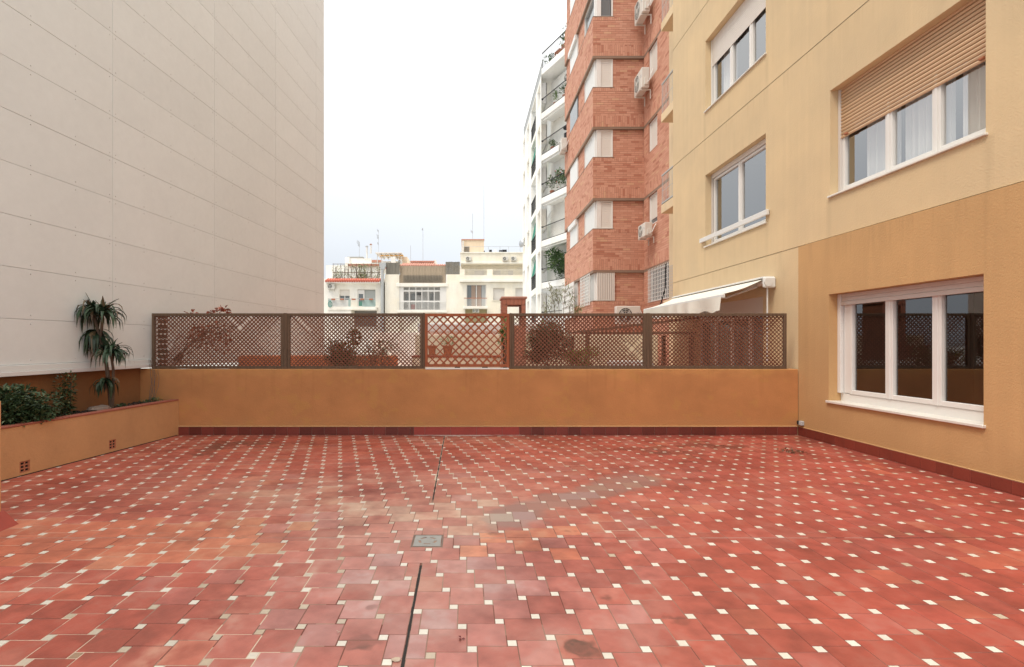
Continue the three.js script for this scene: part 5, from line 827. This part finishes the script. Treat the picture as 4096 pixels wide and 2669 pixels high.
{ // left house
  const t = thing('left_rear_house', 'cream rear house with red tiled eave and plant covered roof terrace', 'building', [...q2(440, 1000).slice(0, 1), 0, 56]);
  const w = new GB(); { const a = q2(60, 737), b = q2(722, 737), hs = [[285, 815, 392, 925], [475, 815, 665, 1005], [440, 1040, 680, 1240]].map(([x0, y0, x1, y1]) => { const p = q2(x0, y1), r = q2(x1, y0); return [p[0], r[0], p[1], r[1]]; }); holedWall(w, frame([0, 0, FZ], [1, 0], [0, -1]), a[0], b[0], -0.3, a[1], hs, 0.3); w.box(a[0], b[0], -0.3, a[1] - 0.01, FZ + 0.4, FZ + 10); }
  rect(w, 60, 700, 760, 737, 0.05, 9); w.part('wall', M.creamPale, t);
  const roof = new GB(); tileRoof(roof, 150, 722, 698, 735, 0.3, -0.7); roof.part('eave_tiles', M.redPaint, t); rect(new GB(), 145, 737, 724, 752, -0.6, 0.65).part('eave_board', M.white, t);
  const sl = new GB(); rect(sl, 190, 1005, 690, 1036, -1.1, 1.1); rect(sl, 190, 1036, 430, 1120, -1.0, 1.0); sl.part('balcony_slab', M.creamPale, t);
  const rl = new GB(); for (let x = 195; x < 685; x += 11) pole(rl, x, 1005, x, 922, -1.05, 0.012); pole(rl, 190, 920, 686, 922, -1.05, 0.025); rl.part('balcony_railing', M.greyPaint, t); const gp = new GB(); rect(gp, 195, 928, 225, 1003, -1.03, 0.03); rect(gp, 405, 928, 428, 1003, -1.03, 0.03); rect(gp, 545, 935, 685, 1003, -1.03, 0.03); gp.part('railing_screen', std([0.42, 0.58, 0.54]), t); rect(new GB(), 228, 935, 400, 1003, -1.0, 0.03).part('railing_cloth', M.white, t);
  const wi = new GB(); rect(wi, 285, 815, 392, 880, 0.15, 0.06); const W = wi.part('window', M.shutterWhite, t); rect(new GB(), 290, 880, 390, 925, 0.2, 0.05).part('pane', M.farGlass, W); rect(new GB(), 334, 880, 342, 925, 0.15, 0.05).part('mullion', M.pvc, W);
  const dr = new GB(); rect(dr, 475, 820, 548, 860, 0.1, 0.08); rect(dr, 475, 860, 486, 1000, 0.1, 0.08); rect(dr, 534, 860, 548, 1000, 0.1, 0.08); rect(dr, 486, 990, 534, 1000, 0.1, 0.08); const Dr = dr.part('balcony_door', M.pvc, t); rect(new GB(), 486, 860, 534, 940, 0.16, 0.04).part('pane', M.farGlass, Dr); rect(new GB(), 486, 940, 534, 990, 0.12, 0.04).part('door_panel', M.greenCloth, Dr); rect(new GB(), 548, 818, 665, 1005, 0.2, 0.05).part('net_curtain', std([0.42, 0.44, 0.43]), t);
  rect(new GB(), 440, 1040, 680, 1200, 0.25, 0.05).part('ground_floor_opening', M.cladDark, t);
  { const g = new GB(); pole(g, 742, 1500, 742, 610, -0.3, 0.17); rect(g, 712, 535, 778, 580, -0.3, 0.4); rect(g, 722, 580, 768, 605, -0.35, 0.35); g.part('downpipe', M.greyPaint, t); }
  const tw = new GB(); rect(tw, 205, 527, 720, 700, 1.9, 0.3); rect(tw, 100, 535, 205, 700, 1.5, 6); tw.part('terrace_wall', M.white, t); { const g = new GB(); tileRoof(g, 330, 905, 515, 530, 2.4, 1.6, 0.3); g.part('terrace_eave', M.redTile, t); }
  const tp = new GB(); for (let x = 210; x < 715; x += 82) pole(tp, x, 700, x, 535, 0.3, 0.025); pole(tp, 205, 540, 712, 540, 0.3, 0.022); pole(tp, 205, 630, 712, 630, 0.3, 0.03); for (let x = 210; x < 712; x += 9) pole(tp, x, 698, x, 632, 0.3, 0.009); tp.part('terrace_railing', M.bark, t);
  const cr = thing('terrace_creeper', 'sparse green creeper on the trellis of the rear house terrace', 'creeper', [q2(460, 600)[0], q2(460, 700)[1], 52]); const cg = new GB([0, 0, 0]), R = rng(606);
  for (let i = 0; i < 1050; i++) { const bx = R() < 0.4 ? 520 + (R() - 0.5) * 90 : 205 + R() * 505, by = R() < 0.42 ? 640 + R() * 60 : 538 + R() * 155, p = q2(bx, by); cg.col = mix3([0.20, 0.26, 0.10], [0.5, 0.46, 0.28], R()); if (R() < 0.3) cg.col = [0.09, 0.18, 0.05]; cg.leaf([p[0], p[1], -(FZ + 0.2 + R() * 0.5)], [R() - 0.5, R() - 0.6, R() - 0.5], [0, 1, 0.2], 0.16 + 0.1 * R(), 0.07); } cg.part('foliage', M.leaf, cr); { const s = new GB(); for (let i = 0; i < 26; i++) { const x = 210 + R() * 495; pole(s, x, 698, x + (R() - 0.5) * 60, 540 + R() * 50, 0.35, 0.018); } s.part('stem', M.bark, cr); }
  // penthouse pieces
  const ph = new GB(); rect(ph, 270, 420, 318, 530, 3, 0.3); rect(ph, 318, 488, 790, 530, 3, 0.3); rect(ph, 786, 415, 832, 530, 3, 0.3); rect(ph, 318, 430, 560, 488, 3.2, 0.2); ph.part('roof_parapet', M.white, t); const pb = new GB(); rect(pb, 385, 395, 600, 480, 8, 4); rect(pb, 605, 390, 800, 490, 7.5, 3); pb.part('penthouse_wall', M.white, t); const pc = new GB(); rect(pc, 217, 365, 386, 540, 7, 5); rect(pc, 840, 380, 940, 520, 5, 6); pc.part('stair_block', M.peach, t); rect(new GB(), 205, 348, 392, 372, 6.8, 5.4).part('stair_block_cap', M.concrete, t); rect(new GB(), 400, 372, 600, 396, 7.6, 4.5).part('penthouse_roof', M.redTile, t); rect(new GB(), 100, 440, 216, 540, 9, 4).part('orange_wall', M.tileOrange, t); rect(new GB(), 110, 412, 216, 440, 9, 4).part('gable_wall', M.peach, t);
  const pr = new GB(); for (const x of [604, 652, 878]) pole(pr, x, 490, x, 360, 4.5, 0.045); rect(pr, 590, 348, 890, 358, 4, 3.5); for (let x = 640; x < 900; x += 52) rect(pr, x, 358, x + 8, 380, 4.2, 3); pr.part('pergola_frame', M.pvc, t); rect(new GB(), 636, 374, 905, 381, 4.3, 0.15).part('pergola_beam', M.orange, t); const rd = new GB(); rect(rd, 652, 443, 702, 488, 7.3, 0.15); rd.part('red_door', M.redDoor, t);
  { const a = q2(205, 816); placeAC('air conditioner under the red eave of the cream rear house', a[0], a[1], 51.9, 0, 0.85, 0.9, 'air conditioner units on the far rear houses'); }
  { const a = q2(868, 476); placeAC('air conditioner beside the white rooftop pergola of the rear house', a[0], a[1], 56.5, 0, 0.5, 0.75, 'air conditioner units on the far rear houses'); }
  const chim = (x, y0, y1, l, cap) => { const a = q2(x, y0), b = q2(x, y1), c = thing('chimney_flue', l, 'chimney', [a[0], a[1], 56]); new GB().cyl([a[0], a[1], -56], [b[0], b[1], -56], 0.10, 0.10, 10).part('flue', M.whiteMetal, c); new GB().cyl([b[0], b[1], -56], [b[0], b[1] + 0.1, -56], cap, cap * 0.6, 10).part('cowl', cap > 0.17 ? M.metal : M.terracotta, c); };
  chim(494, 432, 285, 'white metal flue with flat grey cowl on the rear house roof', 0.18); chim(540, 360, 262, 'white flue with small reddish cap right of the grey cowl', 0.16);
  for (const [x, l] of [[252, 'leftmost terracotta flower box on the far balcony railing'], [342, 'second terracotta flower box on the far balcony railing'], [462, 'third terracotta flower box near the far balcony door'], [552, 'fourth terracotta flower box right of the far balcony door'], [642, 'rightmost flower box with dry plants on far balcony']]) { const a = q2(x, 930), f = thing('flower_box', l, 'flower box', [a[0], a[1], 51.9], 'flower boxes on the far balcony'); rect(new GB(), x - 18, 922, x + 18, 936, -1.3, 0.2).part('trough', M.terracotta, f); }
  { const a = q2(218, 980), b = thing('coiled_hose', 'green coiled hose on the far balcony left end', 'hose', [a[0], a[1], 50.9]); const g = new GB(), n = 16; for (let i = 0; i < n; i++) g.cyl([a[0] + 0.2 * Math.cos(i / n * 6.283), a[1] + 0.28 * Math.sin(i / n * 6.283), -50.85], [a[0] + 0.2 * Math.cos((i + 1) / n * 6.283), a[1] + 0.28 * Math.sin((i + 1) / n * 6.283), -50.85], 0.03, 0.03, 5); g.part('coil', M.greenCloth, b); }
}
{ // middle house
  const t = thing('middle_rear_house', 'cream rear house with glazed gallery, reed screens and red tile roof', 'building', [q2(1160, 900)[0], 0, 56]);
  const w = new GB(); rect(w, 765, 655, 915, 1500, 0, 9); rect(w, 1416, 655, 1557, 1500, 0, 9); rect(w, 915, 745, 1416, 1500, 0.9, 8); rect(w, 895, 1062, 1425, 1500, 0.35, 0.5); w.part('wall', M.cream, t);
  const sc = new GB(), R = rng(717); for (let x = 922; x < 1408; x += 5.2) { const y = 560 + R() * 5; rect(sc, x, y, x + 4.9, 745, 0.2 + R() * 0.03, 0.05); } sc.part('reed_screen', M.reed, t, 'stuff'); const lowr = new GB(); for (let x = 960; x < 1370; x += 9) rect(lowr, x, 662, x + 4, 742, 0.14, 0.03); lowr.part('screen_bars', M.reedDark, t, 'stuff');
  const sd = new GB(); for (const [a, b, y0] of [[777, 921, 528], [1407, 1556, 520]]) for (let x = a; x < b; x += 5.6) rect(sd, x, y0 + R() * 4, x + 5.3, 655, 0.0 + R() * 0.03, 0.05); sd.part('grey_reed_screen', M.reedDark, t, 'stuff');
  const rf = new GB(); tileRoof(rf, 912, 1275, 490, 560, 3.2, 0.6); tileRoof(rf, 1275, 1470, 512, 560, 2.6, 0.6); rf.part('roof_tiles', M.redTile, t); const r2 = new GB(); tileRoof(r2, 995, 1268, 436, 468, 5, 3.2); r2.part('upper_roof_tiles', M.redTile, t);
  const up = new GB(); rect(up, 995, 468, 1265, 520, 3.4, 4); rect(up, 1262, 440, 1282, 520, 3.6, 4); rect(up, 1470, 500, 1560, 530, 4, 3); up.part('attic_wall', M.white, t); for (const x of [1112, 1128, 1144]) rect(new GB(), x - 6, 480, x + 6, 490, 3.34, 0.05).part('attic_vent', M.terracotta, t); rect(new GB(), 1500, 505, 1535, 520, 3.9, 0.08).part('roof_opening', M.cladDark, t);
  rect(new GB(), 888, 748, 1430, 785, -0.1, 1, 0.02).part('gallery_cornice', M.creamPale, t);
  const ga = new GB(); rect(ga, 895, 787, 958, 1030, 0.1, 0.1); rect(ga, 1352, 787, 1420, 1030, 0.1, 0.1); for (const y of [[785, 790], [820, 836], [932, 948], [1026, 1034]]) rect(ga, 958, y[0], 1352, y[1], 0.1, 0.1); for (const x of [958, 1022, 1092, 1156, 1222, 1286, 1350]) rect(ga, x - 4, 787, x + 4, 1030, 0.08, 0.1); const G = ga.part('glazed_gallery', M.pvc, t);
  const back = new GB(); rect(back, 958, 787, 1352, 1030, 0.8, 0.05); back.part('gallery_back', std([0.50, 0.50, 0.49]), G); for (let i = 0; i < 6; i++) { const x = 962 + i * 64.5; for (const [a, b] of [[790, 820], [836, 932], [948, 1026]]) { const p = q2(x, b), r = q2(x + 57, a); new GB().quad([p[0], p[1], -(FZ + 0.15)], [r[0], p[1], -(FZ + 0.15)], [r[0], r[1], -(FZ + 0.15)], [p[0], r[1], -(FZ + 0.15)]).part('pane', i % 2 ? M.glass : M.glass, G); } }
  const ins = new GB(); rect(ins, 975, 850, 1010, 930, 0.7, 0.05); rect(ins, 1035, 850, 1075, 930, 0.7, 0.05); rect(ins, 1240, 850, 1280, 930, 0.7, 0.05); ins.part('gallery_inner_window', M.farGlass, G); rect(new GB(), 1100, 840, 1145, 870, 0.5, 0.1).part('hanging_laundry', M.blackCloth, G);
  rect(new GB(), 1040, 970, 1075, 1020, 0.4, 0.15).part('red_chair', M.redDoor, G);
  const rl = new GB(); for (let x = 900; x < 1420; x += 13) pole(rl, x, 1033, x, 946, 0.0, 0.012); pole(rl, 897, 946, 1422, 946, 0.0, 0.02); pole(rl, 897, 1033, 1422, 1033, 0.0, 0.02); rl.part('gallery_railing', M.whiteMetal, t); rect(new GB(), 893, 1036, 1425, 1060, -0.1, 1.0, 0.02).part('gallery_slab', M.creamPale, t);
}
{ // right house
  const t = thing('right_rear_house', 'tall cream rear house with square roof tower and air conditioners', 'building', [q2(1900, 900)[0], 0, 56]);
  const w = new GB(), Fm = frame([0, 0, FZ], [1, 0], [0, -1]), H = (x0, y0, x1, y1) => { const p = q2(x0, y1), r = q2(x1, y0); return [p[0], r[0], p[1], r[1]]; }, a = q2(1557, 740), b = q2(2420, 740);
  holedWall(w, Fm, a[0], b[0], -0.3, a[1], [H(1628, 763, 1838, 1000), H(1910, 798, 2030, 925), H(2146, 798, 2270, 925), H(1615, 1022, 1845, 1250)], 0.3); w.box(a[0], b[0], -0.3, a[1] - 0.01, FZ + 0.5, FZ + 9);
  rect(w, 1557, 665, 2420, 738, -0.15, 1); rect(w, 1557, 600, 1610, 664, 0.0, 0.3); rect(w, 1570, 545, 2420, 664, 1.3, 5); rect(w, 1566, 425, 2420, 545, 0.2, 6); rect(w, 1845, 600, 1906, 664, 0.0, 0.3); w.part('wall', M.cream, t);
  const tr = new GB(); rect(tr, 1557, 712, 2420, 738, -0.3, 0.14, 0.02); rect(tr, 1563, 520, 2420, 540, 0.05, 0.2, 0.02); rect(tr, 1562, 416, 2420, 427, 0.1, 6); tr.part('cornice', M.creamPale, t);
  const tw = new GB(); rect(tw, 1577, 270, 1818, 425, 1, 4); tw.part('roof_tower', M.peach, t); const tt = new GB(); rect(tt, 1573, 262, 1822, 270, 0.9, 4.2); tt.part('tower_cap', M.redTile, t); for (let k = 0; k < 6; k++) rect(new GB(), 1604, 346 + k * 11.5, 1658, 351 + k * 11.5, 0.93, 0.1).part('louvre', M.cladDark, t); { const g = new GB(); pole(g, 1592, 425, 1592, 285, 0.8, 0.07); g.part('tower_pipe', M.whiteMetal, t); }
  const rr = new GB(); pole(rr, 1600, 355, 2420, 352, 0.4, 0.02); for (const x of [1862, 1985, 2078, 2200]) pole(rr, x, 418, x, 352, 0.4, 0.02); rr.part('roof_railing', M.greyPaint, t); rect(new GB(), 2095, 375, 2420, 418, 5, 3).part('roof_shed', M.white, t);
  for (const [x0, x1] of [[1715, 1815], [1926, 1996], [2080, 2132]]) rect(new GB(), x0, 598, x1, 664, 1.24, 0.07).part('window', M.shutterWhite, t);
  const bl = new GB(); for (const [x0, x1] of [[1610, 1845], [1906, 2420]]) { for (let x = x0; x < x1; x += 12) pole(bl, x, 664, x, 608, 0.05, 0.01); pole(bl, x0, 607, x1, 607, 0.05, 0.018); } bl.part('terrace_railing', M.creamPale, t);
  const bd = new GB(); rect(bd, 1628, 763, 1636, 990, 0.18, 0.06); rect(bd, 1729, 763, 1738, 990, 0.18, 0.06); rect(bd, 1830, 763, 1838, 990, 0.18, 0.06); rect(bd, 1628, 760, 1838, 768, 0.179, 0.06); const Bd = bd.part('balcony_door', M.pvc, t); rect(new GB(), 1628, 763, 1838, 1000, 0.24, 0.03).part('pane', M.farGlass, Bd); { const c = new GB(); rect(c, 1680, 770, 1724, 995, 0.225, 0.012); rect(c, 1740, 770, 1786, 995, 0.225, 0.012); c.part('curtain', std([0.36, 0.27, 0.22]), Bd); rect(new GB(), 1790, 770, 1830, 995, 0.225, 0.012).part('net_curtain', M.greyPaint, Bd); }
  const br = new GB(); for (let x = 1606; x < 1845; x += 13) pole(br, x, 992, x, 912, -0.5, 0.016); br.part('balcony_railing', M.whiteMetal, t); { const hr = new GB(); rect(hr, 1602, 908, 1845, 914, -0.55, 0.07); hr.part('handrail', M.terracotta, t); } rect(new GB(), 1595, 995, 1850, 1022, -0.6, 0.6, 0.02).part('balcony_slab', M.creamPale, t);
  for (const [x0, x1] of [[1910, 2030], [2146, 2270]]) { rect(new GB(), x0, 798, x1, 925, 0.2, 0.05).part('window', M.shutterWhite, t); rect(new GB(), x0 - 12, 925, x1 + 12, 931, -0.08, 0.3).part('window_sill', M.creamPale, t); } rect(new GB(), 1615, 1022, 1845, 1200, 0.22, 0.05).part('brown_shutter', M.olive, t);
  for (const [x, l] of [[1648, 'left air conditioner below the roof tower of the cream rear house'], [2038, 'middle air conditioner on the top storey of the cream rear house'], [2126, 'right air conditioner on the top storey of the cream rear house']]) { const p = q2(x, 512); placeAC(l, p[0], p[1], 52.17, 0, 0.64, 0.68, 'air conditioner units on the far rear houses'); }
  { const p = q2(1726, 1062); for (const [i, dx, l] of [[0, -0.18, 'left of two small meter boxes between brown shutters of the far house'], [1, 0.18, 'right of two small meter boxes between brown shutters of the far house']]) placeAC(l.replace('meter boxes', 'fan units'), p[0] + dx, p[1], 51.9, 0, 0.35, 0.55, 'air conditioner units on the far rear houses'); }
  for (const [x0, y0, x1, y1, m, l] of [[1815, 388, 1826, 412, M.blackCloth, 'small dark cloth on the roof line beside the tower'], [1873, 377, 1902, 408, M.blackCloth, 'black shirt drying on the far roof terrace left'], [1915, 380, 1950, 415, M.white, 'white cloth drying on the far roof terrace'], [1978, 380, 2010, 402, M.blackCloth, 'dark socks drying on the far roof terrace'], [2012, 376, 2062, 410, M.blackCloth, 'large black cloth drying on the far roof terrace right']]) { const p = q2((x0 + x1) / 2, y1), c = thing('laundry', l, 'laundry', [p[0], p[1], FZ + 0.9], 'laundry on the far roof line'); const g = new GB(), n = 6; for (let i = 0; i < n; i++) for (let j = 0; j < 3; j++) { const P = (s, v) => { const z = q2(mix(x0, x1, s), mix(y0, y1 - (Math.round(s * n) % 2) * 4, v)); return [z[0], z[1], -(FZ + 0.9 + 0.06 * Math.sin(s * 9) * v)]; }; g.quad(P(i / n, j / 3), P((i + 1) / n, j / 3), P((i + 1) / n, (j + 1) / 3), P(i / n, (j + 1) / 3)); } g.part('cloth', m, c); }
}
// antennas
for (const [x, y0, y1, arms, zf, l] of [[322, 372, 150, [[152, 24], [175, 30], [195, 18]], 8, 'leftmost rooftop antenna on the cream stair block'], [590, 350, 45, [[60, 14], [120, 20], [145, 16], [210, 10]], 6, 'tall rooftop antenna above the white pergola'], [993, 455, 270, [], 4, 'short thin bare mast left of the attic tile roof'], [1124, 436, 45, [[68, 12]], 5, 'tall slim mast above the attic tile roof'], [1696, 262, -40, [[165, 20]], 2, 'left tall antenna mast on the square roof tower'], [1820, 262, -350, [], 2, 'right taller antenna mast on the square roof tower']]) {
  const p = q2(x, y0), t = thing('antenna', l, 'antenna', [p[0], p[1], FZ + zf], 'rooftop antennas'); const g = new GB(); pole(g, x, y0 + 6, x, y1, zf, 0.020); g.part('mast', M.greyPaint, t);
  if (arms.length) { const h = new GB(); for (const [y, w] of arms) { pole(h, x - w, y - w * 0.7, x + w * 0.2, y + 3, zf, 0.014); for (let k = 0; k < 5; k++) { const a = q2(x - w + k * w * 0.27, y - w * 0.7 + k * w * 0.19); h.cyl([a[0], a[1] - 0.12, -(FZ + zf) - 0.12], [a[0], a[1] + 0.12, -(FZ + zf) + 0.12], 0.009, 0.009, 4); } } h.part('aerial', M.greyPaint, t); }
}
renderer.render(scene, camera);
